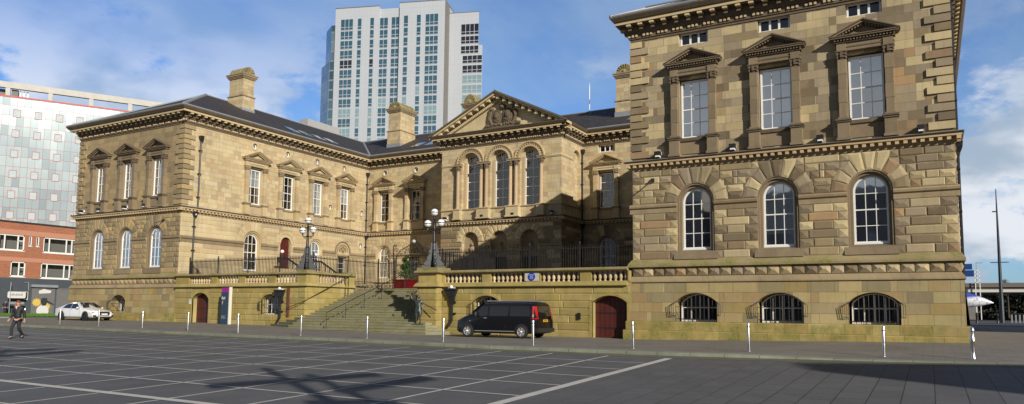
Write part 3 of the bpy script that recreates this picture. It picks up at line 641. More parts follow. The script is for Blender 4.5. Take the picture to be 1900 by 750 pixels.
# ---- pedimented window surrounds of the upper storey
def aedicule(mats, bandt=True):
    mb = MB(); F = LOCAL
    for s in (-1, 1):
        x = s * .98
        mb.fbox(F, x - .30, x + .30, 0, .40, 8.02, 8.14); mb.fbox(F, x - .255, x + .255, 0, .35, 8.14, 8.86); mb.fbox(F, x - .30, x + .30, 0, .40, 8.86, 8.94, 1); mb.fbox(F, x - .34, x + .34, 0, .44, 8.94, 9.02, 1)
        mb.fbox(F, x - .22, x + .22, 0, .33, 9.02, 9.12); z = 9.12
        for k in range(4): h = (11.86 - 9.12) / 4; mb.fbox(F, x - .165 - (.012 if k % 2 else 0), x + .165 + (.012 if k % 2 else 0), .0, .27 + (.012 if k % 2 else 0), z + .006, z + h - .006, 0); z += h
        mb.fbox(F, x - .18, x + .18, 0, .29, 11.86, 11.91, 1); mb.fbox(F, x - .20, x + .20, 0, .31, 11.96, 12.06, 1); mb.fbox(F, x - .235, x + .235, 0, .34, 12.10, 12.18, 1); mb.fbox(F, x - .26, x + .26, 0, .36, 12.22, 12.27, 1)
        for q in (-1, 1):
            for dz in (11.94, 12.08, 12.2): mb.ball((x + q * .19, -.29, dz), .06, 6, 4, 1)
        mb.fbox(F, x - .05, x + .05, .3, .37, 11.95, 12.2, 1)
        mb.fbox(F, x - .20, x + .20, 0, .30, 12.27, 12.60); mb.fbox(F, *sorted((s * .78, s * .86)), -.3, .03, 9.0, 12.1)
    mb.fbox(F, -1.22, 1.22, 0, .24, 12.275, 12.42); mb.fbox(F, -1.24, 1.24, 0, .265, 12.42, 12.48, 1); mb.fbox(F, -1.2, 1.2, 0, .22, 12.48, 12.66)
    mb.fbox(F, -.72, .72, 0, .12, 8.80, 8.97, 1); mb.fbox(F, -.72, .72, -.02, .05, 8.14, 8.80)
    mb.fbox(F, -1.28, 1.28, 0, .30, 12.66, 12.73, 1)
    n = 19
    for i in range(n): u = -1.24 + 2.48 * i / (n - 1); mb.fbox(F, u - .038, u + .038, .1, .38, 12.735, 12.83)
    mb.fbox(F, -1.44, 1.44, 0, .46, 12.835, 12.90); mb.fbox(F, -1.48, 1.48, 0, .50, 12.90, 12.955, 1)
    A = (1.50, 12.96); T = 13.64; m_ = (T - 12.96) / 1.50
    mb.prism(F, [(-1.2, 12.96), (1.2, 12.96), (0, 12.96 + 1.2 * m_)], .0, .14)
    for s in (-1, 1):
        mb.prism(F, [(s * 1.50, 12.958), (0, T), (0, T - .075), (s * 1.42, 12.958)][::s], .0, .53, 2, .5)
        mb.prism(F, [(s * 1.40, 12.959), (0, T - .08), (0, T - .16), (s * 1.22, 12.959)][::s], .0, .46, 0, .5)
        for i in range(9): t = (i + .8) / 9.6; u = s * 1.22 * (1 - t); z = 12.955 + (T - .17 - 12.96) * t; mb.fbox(F, u - .035, u + .035, .1, .36, z - .075, z - .004)
    return mb.build('window_surround', mats, world=False)
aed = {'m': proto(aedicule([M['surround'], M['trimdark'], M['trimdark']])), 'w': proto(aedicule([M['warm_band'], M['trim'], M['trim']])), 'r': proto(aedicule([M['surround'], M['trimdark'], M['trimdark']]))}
w_ff = proto(make_window(.74, 0, 3.04, 3, 4, blind=.93, gl='glassb')); w_ffc = proto(make_window(.74, 0, 3.04, 3, 4, blind=.5, gl='glassb')); w_ffn = proto(make_window(.74, 0, 3.04, 3, 4, blind=.97, gl='glassb')); w_open = proto(make_window(.74, 0, 3.04, 3, 4))
w_g = [proto(make_window(.73, 2.44, None, 3, 4, blind=b, gl='glassb')) for b in (.22, .80, .25, None)]
for c, b in zip(BR, (w_ff, w_ffn, w_ffc)): put(aed['r'], house, c, YF, 0); put(b, house, c, YF + .25, 9.03)
for c, b in zip(BL[1], (w_ff, w_ffn, w_ff)): put(aed['m'], house, c, YF, 0); put(b, house, c, YF + .16, 9.03)
for c, b in zip(BI, (w_ffc, w_open, w_ffn, w_ffc)): put(aed['w'], house, XL1, c, 0, RX); put(b, house, XL1 - .18, c, 9.03, RX)
for c, b in zip(BCL + BCR, (w_open, w_open, w_open)): put(aed['w'], house, c, YC, 0); put(b, house, c, YC + .34, 9.03)
for c, b in zip(BR, w_g): put(b, house, c, YF + .33, 3.22)
for c, b in zip(BL[1], (w_g[1], w_g[1], w_g[0])): put(b, house, c, YF + .22, 3.22)
put(w_g[3], house, XL1 - .22, BI[0], 3.22, RX); put(w_g[1], house, XL1 - .22, BI[2], 3.22, RX); put(w_g[3], house, BCL[0], YC + .36, 3.22); put(w_g[3], house, BCR[0], YC + .36, 3.22)
w_l = proto(make_window(.64, 0, 1.8, 3, 3)); put(w_l, house, XL1 - .3, BI[3], 3.40, RX); w_l2 = proto(make_window(.68, 0, 2.0, 3, 3)); put(w_l2, house, BCL[1], YC + .3, 3.50)
w_at = proto(make_window(.74, 0, .68, 3, 1, bar=.10))
for c in BR: put(w_at, house, c, YF + .22, 13.97)
put(w_at, house, BCR[0], YC + .22, 13.92)
for c in (41, 45, 49, 53, 57, 61, 65): put(w_open, house, XR1 - .35, c, 9.03, RX); put(w_g[3], house, XR1 - .35, c, 3.22, RX)
w_p = proto(make_window(.74, 4.22, None, 2, 6, gothic=True, bar=.05, t=.07))
for c in BP: put(w_p, house, c, YP + .60, 9.05)
# blind carved heads over the two low windows, oculi, alcove
for F, c in ((px(XL1), BI[3]), (front(YC), BCL[1])):
    mb = MB(); archring(mb, F, c, 5.66, .98, 1.10, 0, .10, 16); archring(mb, F, c, 5.66, .72, .80, 0, .07, 16)
    for i in range(7): a = math.pi * (i + .5) / 7; mb.ball(F(c + .45 * math.cos(a), .02, 5.72 + .45 * math.sin(a)), .13, 7, 5)
    mb.fbox(F, c - .8, c + .8, 0, .1, 5.24, 5.40); mb.ball(F(c, .02, 5.85), .22, 8, 6); mb.build('carved_tympanum', M['trim'], house)
def oculus(F, rz, u, z, X, Y):
    mb = MB(); archring(mb, LOCAL, 0, 0, .26, .37, -.02, .05, 18, full=True); o = mb.build('oculus', M['trimlight'], world=False)
    mb = MB(); archring(mb, LOCAL, 0, 0, .19, .27, -.22, -.12, 16, full=True); mb.box(-.015, .015, .14, .17, -.2, .2); mb.build('window_frame', M['white'], o, world=False)
    mb = MB(); mb.add([(p[0], .19, p[1]) for p in disc(0, 0, .22)], [tuple(range(16))]); mb.build('pane', M['glass'], o, world=False, recalc=False); return o
ocu = proto(oculus(None, 0, 0, 0, 0, 0))
for c in BI: put(ocu, house, XL1, c - .15, 14.12, RX)
for c, z in ((53.4, 9.94), (58.0, 9.93), (57.95, 6.5)): put(ocu, house, XL1, c, z, RX)
for c in BCL: put(ocu, house, c, YC, 14.1)
# ---- pavilion: columns, archivolts, pedestals, doors
F = front(YP); mb = MB()
for c in BP:
    archring(mb, F, c, 13.08, .99, 1.12, 0, .16, 20, 0); archring(mb, F, c, 13.08, 1.12, 1.36, 0, .10, 20, 0); archring(mb, F, c, 13.08, 1.36, 1.46, 0, .19, 20, 0)
    for i in range(17): a = math.pi * (i + .5) / 17; mb.ball(F(c + 1.24 * math.cos(a), .10, 13.08 + 1.24 * math.sin(a)), .085, 6, 4, 1)
    mb.fbox(F, c - .98, c - .72, -.62, -.30, 9.0, 13.3); mb.fbox(F, c + .72, c + .98, -.62, -.30, 9.0, 13.3); archring(mb, F, c, 13.27, .70, .99, -.615, -.31, 14)
mb.build('archivolt', [M['trimlight'], M['trim']], house)
ends = [BP[0] - 1.5, (BP[0] + BP[1]) / 2, (BP[1] + BP[2]) / 2, BP[2] + 1.5]
for i, e in enumerate(ends):
    cols_ = [e + (.28 if i == 0 else -.28)] if i in (0, 3) else [e - .28, e + .28]; w = .42 if i in (0, 3) else .56; cc = sum(cols_) / len(cols_); w = .34 if len(cols_) == 1 else .62
    mb = MB(); mb.fbox(F, cc - w - .06, cc + w + .06, 0, .52, 8.03, 8.16); mb.fbox(F, cc - w, cc + w, 0, .46, 8.16, 8.92); mb.fbox(F, cc - w - .05, cc + w + .05, 0, .52, 8.92, 9.0); mb.build('pedestal', M['trimlight'], house)
    mb = MB(); mb.fbox(F, cc - w + .02, cc + w - .02, 0, .42, 12.90, 13.10); mb.fbox(F, cc - w - .03, cc + w + .03, 0, .46, 13.04, 13.12); mb.build('impost_block', M['trim'], house)
    for x in cols_:
        mb = MB(); p = F(x, .24, 0); mb.lathe((p[0], p[1], 0), [(.22, 9.0), (.22, 9.06), (.185, 9.1), (.20, 9.16), (.165, 9.2), (.16, 10.8), (.145, 12.40), (.165, 12.42), (.15, 12.45)], 12, tone=.5); q = mb.build('column', M['marble'], house, smooth=35)
        mb = MB(); mb.lathe((p[0], p[1], 0), [(.15, 12.45), (.19, 12.55), (.17, 12.6), (.225, 12.72), (.20, 12.76), (.25, 12.86), (.25, 12.90)], 8)
        for k in range(6): a = k * math.pi / 3; mb.ball((p[0] + .19 * math.cos(a), p[1] + .19 * math.sin(a), 12.66), .06, 6, 4)
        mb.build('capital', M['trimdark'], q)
mb = MB(); sweep(mb, [(XP0, YC), (XP0, YP), (XP1, YP), (XP1, YC)], [(0, 8.90), (.08, 8.92), (.12, 9.0), (0, 9.04)], closed=False)
for a, b in ((XP0, BP[0] - .99), (BP[2] + .99, XP1)): mb.sprism(F, [(0, 12.98), (.05, 12.98), (.10, 13.10), (0, 13.14)], a, b)
mb.sprism(px(XP1), [(0, 12.98), (.05, 12.98), (.10, 13.10), (0, 13.14)], YP - .05, 57.0); mb.build('string_course', M['trimlight'], house)
for i, c in enumerate(BP):
    mb = MB(); mb.fbox(F, c - .86, c + .86, -.60, -.50, 1.3, 4.7); mb.fbox(F, c - .02, c + .02, -.50, -.47, 1.3, 4.7); [mb.fbox(F, c + s * .42 - .3, c + s * .42 + .3, -.5, -.475, z0, z1) for s in (-1, 1) for z0, z1 in ((1.7, 2.7), (2.9, 4.4))]
    dd = mb.build('door', M['reddoor'] if i == 0 else M['dark'], house)
    mb = MB(); mb.prism(F, arch(c, .86, 4.7, 6.05), -.60, -.42); mb.fbox(F, c - .86, c + .86, -.60, -.30, 4.62, 4.78); mb.ball(F(c, -.42, 5.4), .3, 9, 7); mb.ball(F(c, -.40, 5.85), .16, 8, 6)
    for s in (-1, 1): mb.ball(F(c + s * .42, -.42, 5.25), .2, 8, 6)
    mb.build('carved_tympanum', M['trim'], house)
mb = MB(); mb.fbox(px(XP1), 57.03, 58.47, -.36, -.30, 9.1, 14.1); mb.build('alcove', M['warm'], house)
# pediment
mb = MB(); cxp = (XP0 + XP1) / 2; hwp = 6.09 + .93; zt = 19.20; z0 = 15.84; sl_ = (zt - z0) / hwp
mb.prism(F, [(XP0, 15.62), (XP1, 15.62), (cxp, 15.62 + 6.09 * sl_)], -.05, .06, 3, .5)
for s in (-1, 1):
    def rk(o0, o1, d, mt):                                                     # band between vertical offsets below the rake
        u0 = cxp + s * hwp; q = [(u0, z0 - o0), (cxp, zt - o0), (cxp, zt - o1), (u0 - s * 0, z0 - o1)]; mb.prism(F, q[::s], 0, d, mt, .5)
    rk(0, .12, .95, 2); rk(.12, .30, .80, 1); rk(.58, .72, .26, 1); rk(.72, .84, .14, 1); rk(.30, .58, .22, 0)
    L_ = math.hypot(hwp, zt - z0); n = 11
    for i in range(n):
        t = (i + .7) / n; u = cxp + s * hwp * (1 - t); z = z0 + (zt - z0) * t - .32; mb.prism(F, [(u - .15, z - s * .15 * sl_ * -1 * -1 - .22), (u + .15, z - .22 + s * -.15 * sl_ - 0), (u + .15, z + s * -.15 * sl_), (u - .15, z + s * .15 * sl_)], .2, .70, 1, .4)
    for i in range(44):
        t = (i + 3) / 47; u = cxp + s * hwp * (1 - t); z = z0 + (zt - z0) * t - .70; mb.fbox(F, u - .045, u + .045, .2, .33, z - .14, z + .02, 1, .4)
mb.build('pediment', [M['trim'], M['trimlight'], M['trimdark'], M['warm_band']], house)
mb = MB(); cx0 = -32.1
def P2(u, d, z): return F(cx0 + u, d, z)
for u, z, r, sx, sz in ((-.62, 16.95, .62, .85, 1.2), (.48, 17.0, .62, .85, 1.2)):
    mb.lathe(P2(u, .10, z), [(.01, -.22), (r * .55, -.20), (r * .78, -.12), (r * .82, -.17), (r, -.12), (r, .1)], 18, axis='y', sx=sx, sy=sz); mb.ball(P2(u, .20, z + .1), r * .42, 8, 6, sz=1.3); [mb.ball(P2(u + .2 * k, .22, z - .25), .13, 6, 4) for k in (-1, 1)]
mb.ball(P2(-.05, .2, 17.85), .30, 10, 6, sz=.7); mb.ball(P2(-.05, .2, 18.15), .14, 8, 6, sz=1.4)
for k in range(5): mb.ball(P2(-.05 + (k - 2) * .14, .22, 18.0), .07, 6, 4, sz=1.8)
mb.fbox(P2, -1.9, 2.0, 0, .30, 15.96, 16.06); mb.fbox(P2, -1.2, 1.2, 0, .26, 16.06, 16.18)
for s in (-1, 1):
    for a, b, r in (((1.0, 16.2), (1.35, 16.9), .17), ((1.35, 16.9), (1.22, 17.5), .19), ((1.22, 17.5), (1.0, 17.8), .15), ((1.15, 16.2), (1.75, 16.3), .13), ((1.3, 16.5), (1.65, 16.2), .12)): mb.tube(P2(s * a[0], .18, a[1]), P2(s * b[0], .2, b[1]), r, 7)
    mb.ball(P2(s * 1.1, .24, 17.75), .2, 8, 6)
    for k in range(5): mb.ball(P2(s * (.2 + k * .22), .24, 16.28 + .05 * (k % 2)), .13, 7, 5)
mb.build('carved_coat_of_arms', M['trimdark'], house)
# ---- roofs
ze, zr = 15.88, 19.80
ev = .90
LX0, LX1, RX0, RX1, FY, CY, BY = XL0 - ev, XL1 + ev, XR0 - ev, XR1 + ev, YF - ev, YC - ev, YB + .6
lm, rm = (LX0 + LX1) / 2, (RX0 + RX1) / 2; hl_ = (LX1 - LX0) / 2; RY = CY + hl_
v = {'a': (LX0, FY, ze), 'b': (LX1, FY, ze), 'c': (LX1, CY, ze), 'd': (RX0, CY, ze), 'e': (RX0, FY, ze), 'f': (RX1, FY, ze), 'g': (RX1, BY, ze), 'h': (LX0, BY, ze), 'A': (lm, FY + hl_, zr), 'B': (lm, RY, zr), 'C': (rm, RY, zr), 'D': (rm, FY + hl_, zr)}
mb = MB()
for f in ('abA', 'bcBA', 'cdCB', 'deDC', 'efD', 'fgCD', 'ghBC', 'haAB'): mb.add([v[k] for k in f], [tuple(range(len(f)))])
mb.add([(cxp - hwp, YP - .93, z0 + .03), (cxp, YP - .93, zt + .03), (cxp, 65, zt + .03), (cxp - hwp, 65, z0 + .03)], [(0, 1, 2, 3)]); mb.add([(cxp + hwp, YP - .93, z0 + .03), (cxp, YP - .93, zt + .03), (cxp, 65, zt + .03), (cxp + hwp, 65, z0 + .03)], [(0, 1, 2, 3)])
roof = mb.build('roof', M['slate'], house, recalc=False)
mb = MB()
for a, b, r in (('a', 'A', .10), ('b', 'A', .13), ('A', 'B', .08), ('c', 'B', .12), ('B', 'C', .08), ('d', 'C', .12), ('e', 'D', .12), ('f', 'D', .12), ('C', 'D', .08)): mb.tube(v[a], v[b], r, 6)
for a, b in (('a', 'b'), ('b', 'c'), ('c', 'd'), ('e', 'f'), ('f', 'g'), ('d', 'e')): mb.tube(v[a], v[b], .07, 6)
mb.tube((cxp, YP - .9, zt + .05), (cxp, 65, zt + .05), .07, 6); mb.tube((rm - 6.5, FY + .6, ze + .45), (rm + 6.5, FY + .6, ze + .45), .05, 6)
mb.build('lead_flashing', M['lead'], roof)
M['render0'] = plain('dark_rooflight_frame', (.05, .055, .065), .6)
def onroof(x, y, w, h, side):                                                   # rooflight lying on a slope
    k = (zr - ze) / hl_; mb = MB(); fr = MB()
    def P(a, b, up): return (x + b, y + a, ze + (LX1 - (x + b)) * k + up) if side == 'e' else (x + a, y + b, ze + (y + b - CY) * k + up)
    for m_, g, up in ((fr, 0, .06), (mb, .09, .075)):
        c = [P(g, g, up), P(w - g, g, up), P(w - g, h - g, up), P(g, h - g, up)]; m_.add(c + [(q[0], q[1], q[2] - .12) for q in c], [(0, 1, 2, 3), (0, 1, 5, 4), (1, 2, 6, 5), (2, 3, 7, 6), (3, 0, 4, 7)])
    o = fr.build('rooflight', M['render0'], roof); mb.build('pane', M['skyglass'], o)
M['skyglass'] = coated('rooflight_glass', (.05, .08, .14), .12)
for y in (48.6, 50.3, 52.0, 53.7): onroof(-52.9, y, 1.2, 1.5, 'e')
for x in (-46.3, -44.6, -42.9): onroof(x, 59.6, 1.2, 1.6, 'c')
for x in (-22.6, -20.9): onroof(x, 59.6, 1.3, 1.5, 'c')
def chimney(x0, x1, y0, y1, zb, zs, zc, zt_, axis):
    mb = MB(); mb.box(x0 - .05, x1 + .05, y0 - .05, y1 + .05, zb - 1.2, zs, 0, .3); mb.box(x0 - .12, x1 + .12, y0 - .12, y1 + .12, zs, zs + .10, 1, .4); mb.box(x0 + .02, x1 - .02, y0 + .02, y1 - .02, zs + .1, zc, 0, .6)
    for i, (d, h0, h1) in enumerate(((.07, 0, .10), (.13, .10, .2), (.20, .2, .34), (.25, .34, .44))): mb.box(x0 - d, x1 + d, y0 - d, y1 + d, zc + h0, zc + h1, 1, .3)
    ch = mb.build('chimney', [M['warm'], M['trim']], house); mb = MB(); zc2 = zc + .44; n = 12
    if axis == 'y': cc, hw, a, b = (x0 + x1) / 2, (x1 - x0) / 2, y0, y1; G = lambda u, d, z: (cc + u, d, z)
    else: cc, hw, a, b = (y0 + y1) / 2, (y1 - y0) / 2, x0, x1; G = lambda u, d, z: (d, cc + u, z)
    nb = 7
    for k in range(nb):
        t0 = a + (b - a) * k / nb; t1 = a + (b - a) * (k + 1) / nb; rr = hw * (.98 if k % 2 == 0 else .88)
        mb.prism(G, [(rr * math.cos(math.pi * i / n), zc2 + rr * (zt_ - zc2) / hw * math.sin(math.pi * i / n)) for i in range(n + 1)], t0, t1, 0)
    for e, s in ((a, -1), (b, 1)):
        for i in range(9): an = math.pi * (i + .5) / 9; p = G(hw * .5 * math.cos(an), e + s * .02, zc2 + .5 * (zt_ - zc2) * math.sin(an) + .03); q = G(hw * .93 * math.cos(an), e + s * .04, zc2 + .93 * (zt_ - zc2) * math.sin(an)); mb.tube(p, q, .03, 5, .085)
        mb.ball(G(0, e + s * .04, zc2 + .14), .16, 8, 6)
    mb.build('shell_cap', M['coping'], ch); mb = MB(); mb.box(x0 - .09, x1 + .09, y0 - .09, y1 + .09, zb - 1.0, zb + .22); mb.build('flashing', M['lead'], ch)
chimney(-57.75, -55.80, 46.3, 47.62, 18.6, 20.0, 21.75, 22.95, 'x'); chimney(-50.4, -48.75, 61.15, 63.7, 17.5, 19.1, 21.2, 22.4, 'y'); chimney(-40.65, -39.25, 61.2, 63.2, 18.0, 18.6, 20.5, 21.9, 'y'); chimney(-24.4, -22.75, 61.8, 64.4, 17.9, 19.1, 21.3, 22.6, 'y')
# ---- fittings: downpipes, floodlights
def downpipe(F, u, ztop, zbot, hop=True):
    mb = MB(); d = .13; mb.tube(F(u, d, zbot), F(u, d, ztop), .065, 7); z = ztop - .9
    while z > zbot + .4: mb.fbox(F, u - .13, u + .13, 0, .2, z, z + .07); z -= 1.9
    o = mb.build('downpipe', M['dark'], house); mb = MB(); G = F; q = F(u, d + .05, 0)
    mb.lathe((q[0], q[1], 0), [(.07, ztop - .12), (.12, ztop - .05), (.20, ztop + .12), (.22, ztop + .3), (.24, ztop + .34)], 4, tone=.2); mb.build('hopper', M['dark'], o)
downpipe(px(XL1), 38.35, 13.5, 8.0); downpipe(px(XL1), 38.1, 7.3, 1.6); downpipe(px(XL1), 58.65, 13.9, 8.0); downpipe(px(XL1), 58.65, 7.3, 1.6); downpipe(px(XR1), 37.6, 14.2, 8.0); downpipe(px(XR1), 37.6, 7.3, 1.7); downpipe(px(XP1), 58.65, 13.9, 8.0); downpipe(px(XP1), 58.65, 7.3, 1.6)
mb = MB(); mb.box(-.09, .09, -.30, -.02, .0, .05); mb.box(-.05, .05, -.2, -.1, .05, .16); mb.box(-.15, .15, -.34, -.04, .16, .34); fl = proto(mb.build('floodlight', M['dark'], world=False))
mb = MB(); mb.box(-.13, .13, -.03, .10, .19, .36); mb.box(-.10, .10, -.30, .02, .05, .13); mb.build('lamp_glass', M['white'], fl, world=False)
for x in (-12.15, -8.3, -4.25, -.1): put(fl, house, x, YF - .12, 8.02)
for x in (-64.2, -61.6, -58.0, -55.3): put(fl, house, x, YF - .12, 8.02)
for x in (-38.0, -34.0, -30.9, -27.2): put(fl, house, x, YP - .14, 8.02)
mb = MB(); p = px(XL1)
mb.ball((XL1 + .22, 38.1, 7.42), .12, 10, 8); mb.box(XL1, XL1 + .3, 38.02, 38.18, 7.5, 7.62); mb.build('camera_dome', M['white'], house)
for x in (-12.6, -53.2):
    mb = MB(); mb.tube((x + .1, YF - .05, 6.92), (x - .1, YF - .75, 6.60), .035, 6); mb.fbox(front(YF), x + .02, x + .18, 0, .16, 6.82, 7.0); mb.build('bracket_arm', M['dark'], house)
mb = MB(); mb.tube((-9.95 + 11, 0, 0), (-9.95 + 11, 0, .01), .01); 
# basement windows with iron grilles
def basement(c, hw, F, Y, bars=True, parent=house, z0=-.46, zs=.5, rise=.48, dp=.85):
    lo = seg(0, hw - .12, 0, zs - z0, rise - .03); li = seg(0, hw - .20, .08, zs - z0, rise - .08)
    mb = MB(); frame_strip(mb, lo, li, -.08, 0); hh = zs - z0 + rise
    for i in range(1, 4): u = (hw - .2) * 2 * i / 4 - (hw - .2); mb.box(u - .03, u + .03, .02, .06, .05, hh - .12 - abs(u) * .25)
    mb.box(-hw + .2, hw - .2, .015, .062, hh * .5 - .03, hh * .5 + .03); o = mb.build('window', M['white'], parent, loc=(c - parent.location.x, Y + dp - parent.location.y, z0 - parent.location.z), world=False)
    pm = MB(); pm.add([(u, .05, z) for u, z in li], [tuple(range(len(li)))]); pm.build('pane', M['glass'], o, world=False, recalc=False)
    if bars:
        mb = MB(); y = -dp + .10; n = 11; r = hw - .05
        for i in range(n):
            u = -r + 2 * r * i / (n - 1); zt2 = hh - .10 - (u / hw) ** 2 * (rise - .05); mb.tube((u, y, 0), (u, y, zt2), .014, 5)
        for z in (.12, .72): mb.box(-r, r, y - .012, y + .012, z, z + .03)
        for s in (-1, 1):
            for k in range(3): x = s * (hw + .03 + .09 * k); mb.path([(s * (hw - .05), y - .02, .2 + .1 * k), (x * .98, y - .22, .3), (x * .98, y - .24, .85), (s * (hw - .06), y - .02, 1.02)], .012, 4)
        mb.build('grille', M['iron'], o, world=False)
for c in BR: basement(c, 1.08, None, YF - .27)
basement(-58.25, 1.0, None, YF - .27)
# ---------------------------------------------------------------- terrace in front of the centre
terr = thing('terrace', 'raised sandstone terrace with balustrade and arched basement doors between the two wings', 'terrace', (-32, 40, -1.4))
TF, TX, TP0, TP1 = 36.72, -37.04, -27.15, -25.75
DR = -.16                                                                      # the right half sits a little lower
def tobj(mb, name, mat, **k): return mb.build(name, mat, terr, **k)
mb = MB(); dl, wl, wr, dr = -47.9, -40.45, -22.6, -14.9
hl = [seg(dl, .95, -1.7, .66, .46), seg(wl, .92, -.44, .60, .40)]; hr = [seg(wr, .98, -.50, .45, .42), seg(dr, 1.0, -1.8, .48, .38)]
panel(mb, front(TF), rect(XL1 + .05, TX, -1.9, ZLM), hl, depth=.8); panel(mb, px(TX), rect(TF, 41.5, -1.9, ZLM), []); panel(mb, front(41.5), rect(TX - .9, TX, 1, ZLM + .8), [])
tobj(mb, 'wall', M['terrace'], recalc=False); mb = MB()
panel(mb, front(TF), rect(TP1, XR0, -1.9, ZLM), hr, depth=.8); panel(mb, nx(TP0), rect(36.1, 43, -1.9, ZLM), []); mb.box(TP0, TP1, 36.15, 37.6, -1.9, ZLM)
tobj(mb, 'wall', M['terrace'], recalc=False)
mb = MB()
exs = lambda c, hw, z0, zs, rise: (lambda a, b: None if (a > zs + rise or b < z0 + .02) else (c - hw - .04, c + hw + .04))
rusticate(mb, front(TF), XL1 + .2, TX - .75, -1.28, 1.50, 7, [exs(dl, .95, -9, .66, .46), exs(wl, .92, -.44, .60, .40)], 0, .03, (1.2, 2.4), False)
rusticate(mb, front(TF), TX - .75, TX, -1.28, 1.50, 7, [], 0, .045, (2, 3), False); rusticate(mb, px(TX), TF, 41.5, -1.28, 1.50, 7, [], 0, .03, (1.5, 3), False)
tobj(mb, 'rustication', M['terrace']); mb = MB()
rusticate(mb, front(TF), TP1, XR0 - .1, -1.44, 1.36, 7, [exs(wr, .98, -.5, .45, .42), exs(dr, 1.0, -9, .48, .38)], 0, .03, (1.3, 2.6), False)
rusticate(mb, front(36.15), TP0, TP1, -1.44, 1.36, 7, [], 0, .03, (2, 3), False); rusticate(mb, px(TP1), 36.15, TF, -1.44, 1.36, 7, [], 0, .03, (2, 3), False)
tobj(mb, 'rustication', M['terrace'])
mb = MB()
for c, hw, zs, rise, z0 in ((dl, .95, .66, .46, -1.2), (wl, .92, .60, .40, -.44), (wr, .98, .45, .42, -.5), (dr, 1.0, .48, .38, -1.4)):
    a = seg(c, hw, 0, zs, rise)[2:]; b = seg(c, hw + .2, 0, zs, rise + .12)[2:]
    for i in range(len(a) - 1): mb.prism(front(TF), [a[i], b[i], b[i + 1], a[i + 1]], -.1, .045)
    for s in (-1, 1): mb.fbox(front(TF), *sorted((c + s * hw, c + s * (hw + .16))), -.1, .045, z0, zs)
tobj(mb, 'door_surround', M['terrace'])
def tplanks(c, hw, z0, zs, rise, dz=-.55):
    mb = MB(); mb.prism(front(TF), seg(c, hw, z0, zs, rise), dz - .06, dz)
    o = tobj(mb, 'door', M['reddoor']); m2 = MB(); n = 7
    for i in range(1, n): u = c - hw + 2 * hw * i / n; m2.fbox(front(TF), u - .01, u + .01, dz, dz + .012, z0, zs + rise * .6)
    for z in (-.9, -.1): m2.fbox(front(TF), c - hw + .05, c + hw * .5, dz, dz + .02, z, z + .06)
    m2.build('ironwork', M['dark'], o); return o
tplanks(dl, .95, -1.7, .66, .46, -.42); tplanks(dr, 1.0, -1.8, .48, .38, -.45)
basement(wl, .92, None, TF, True, terr, -.44, .60, .40, .42); basement(wr, .98, None, TF, True, terr, -.5, .45, .42, .45)
PM = [(0, 1.52), (.05, 1.53), (.20, 1.55), (.20, 1.60), (.13, 1.72), (.02, 1.80), (-.35, 1.80)]
CP = [(-.38, 2.33), (.06, 2.33), (.10, 2.36), (.20, 2.40), (.20, 2.47), (.10, 2.54), (-.34, 2.55)]
sh_ = lambda pr, dz: [(d, z + dz) for d, z in pr]
mb = MB(); pl_ = [(XL1 + .2, TF), (TX, TF), (TX, 41.5)]; pr_ = [(TP0, 43), (TP0, 36.15), (TP1, 36.15), (TP1, TF), (XR0 - .2, TF)]
sweep(mb, pl_, PM, closed=False); tobj(mb, 'plinth_moulding', M['terrace']); mb = MB(); sweep(mb, pr_, sh_(PM, DR), closed=False); tobj(mb, 'plinth_moulding', M['terrace'])
mb = MB(); sweep(mb, pr_, sh_(CP, DR), closed=False); tobj(mb, 'coping', M['coping'])
mb = MB(); sweep(mb, pl_, CP, closed=False); tobj(mb, 'coping', M['coping']); mb = MB()
mb.box(TX - .78, TX + .10, TF - .12, TF + .75, 2.54, 2.66); mb.box(TP0 - .06, TP1 + .06, 36.08, 37.5, 2.54 + DR, 2.72 + DR); mb.box(TX - .5, TX + .12, 40.75, 41.6, 2.54, 2.68)
tobj(mb, 'cap_stone', M['coping'])
GL = [(-49.3, -46.75), (-46.1, -43.7), (-43.1, -40.7), (-40.0, -37.9)]; GRr = [(-25.55, -22.9), (-22.3, -19.95), (-19.05, -16.6), (-15.95, -13.85)]; GS = [(37.75, 40.6)]
mb = MB()
def piers(F, a, b, groups, dz):
    e = [a] + [x for g in groups for x in g] + [b]
    for p, q in zip(e[::2], e[1::2]): mb.fbox(F, p, q, -.30, .03, 1.79 + dz, 2.335 + dz)
piers(front(TF), XL1 + .2, TX, GL, 0); piers(px(TX), TF + .28, 41.5, GS, 0); piers(front(TF), TP1, XR0 - .1, GRr, DR); mb.box(TP0 + .02, TP1 - .02, 36.17, 37.4, 1.60, 2.345 + DR)
tobj(mb, 'pier', M['terrace'])
mb = MB(); mb.lathe((0, 0, 0), [(.085, 0), (.085, .05), (.055, .08), (.05, .10), (.098, .20), (.092, .27), (.05, .40), (.042, .45), (.06, .47), (.05, .49), (.085, .51), (.085, .56)], 8)
bal = proto(mb.build('baluster', M['trimlight'], world=False, smooth=50))
for gs, fx, dz in ((GL, lambda u: (u, TF + .14), 0), (GS, lambda u: (TX - .14, u), 0), (GRr, lambda u: (u, TF + .14), DR)):
    for a, b in gs:
        n = round((b - a) / .29)
        for i in range(n): p = fx(a + (b - a) * (i + .5) / n); put(bal, terr, p[0], p[1], 1.785 + dz)
for i in range(14): put(bal, terr, -44.6 + i * .52, 50.6, 1.52)
mb = MB(); mb.box(-46, -36.6, 50.4, 50.8, 2.08, 2.22); mb.box(-46, -36.6, 50.42, 50.78, 1.3, 1.53); tobj(mb, 'rear_coping', M['trimlight'])
mb = MB(); mb.box(XL1 + .01, TX - .02, TF + .32, YC - .02, 1.2, 1.5); mb.box(TX - .01, TP0 + .01, 42.1, YP - .02, 1.2, 1.495); mb.box(TP0 + .02, XR0 - .02, TF + .32, YP - .03, 1.1, 1.5 + DR); tobj(mb, 'floor', M['pavers'])
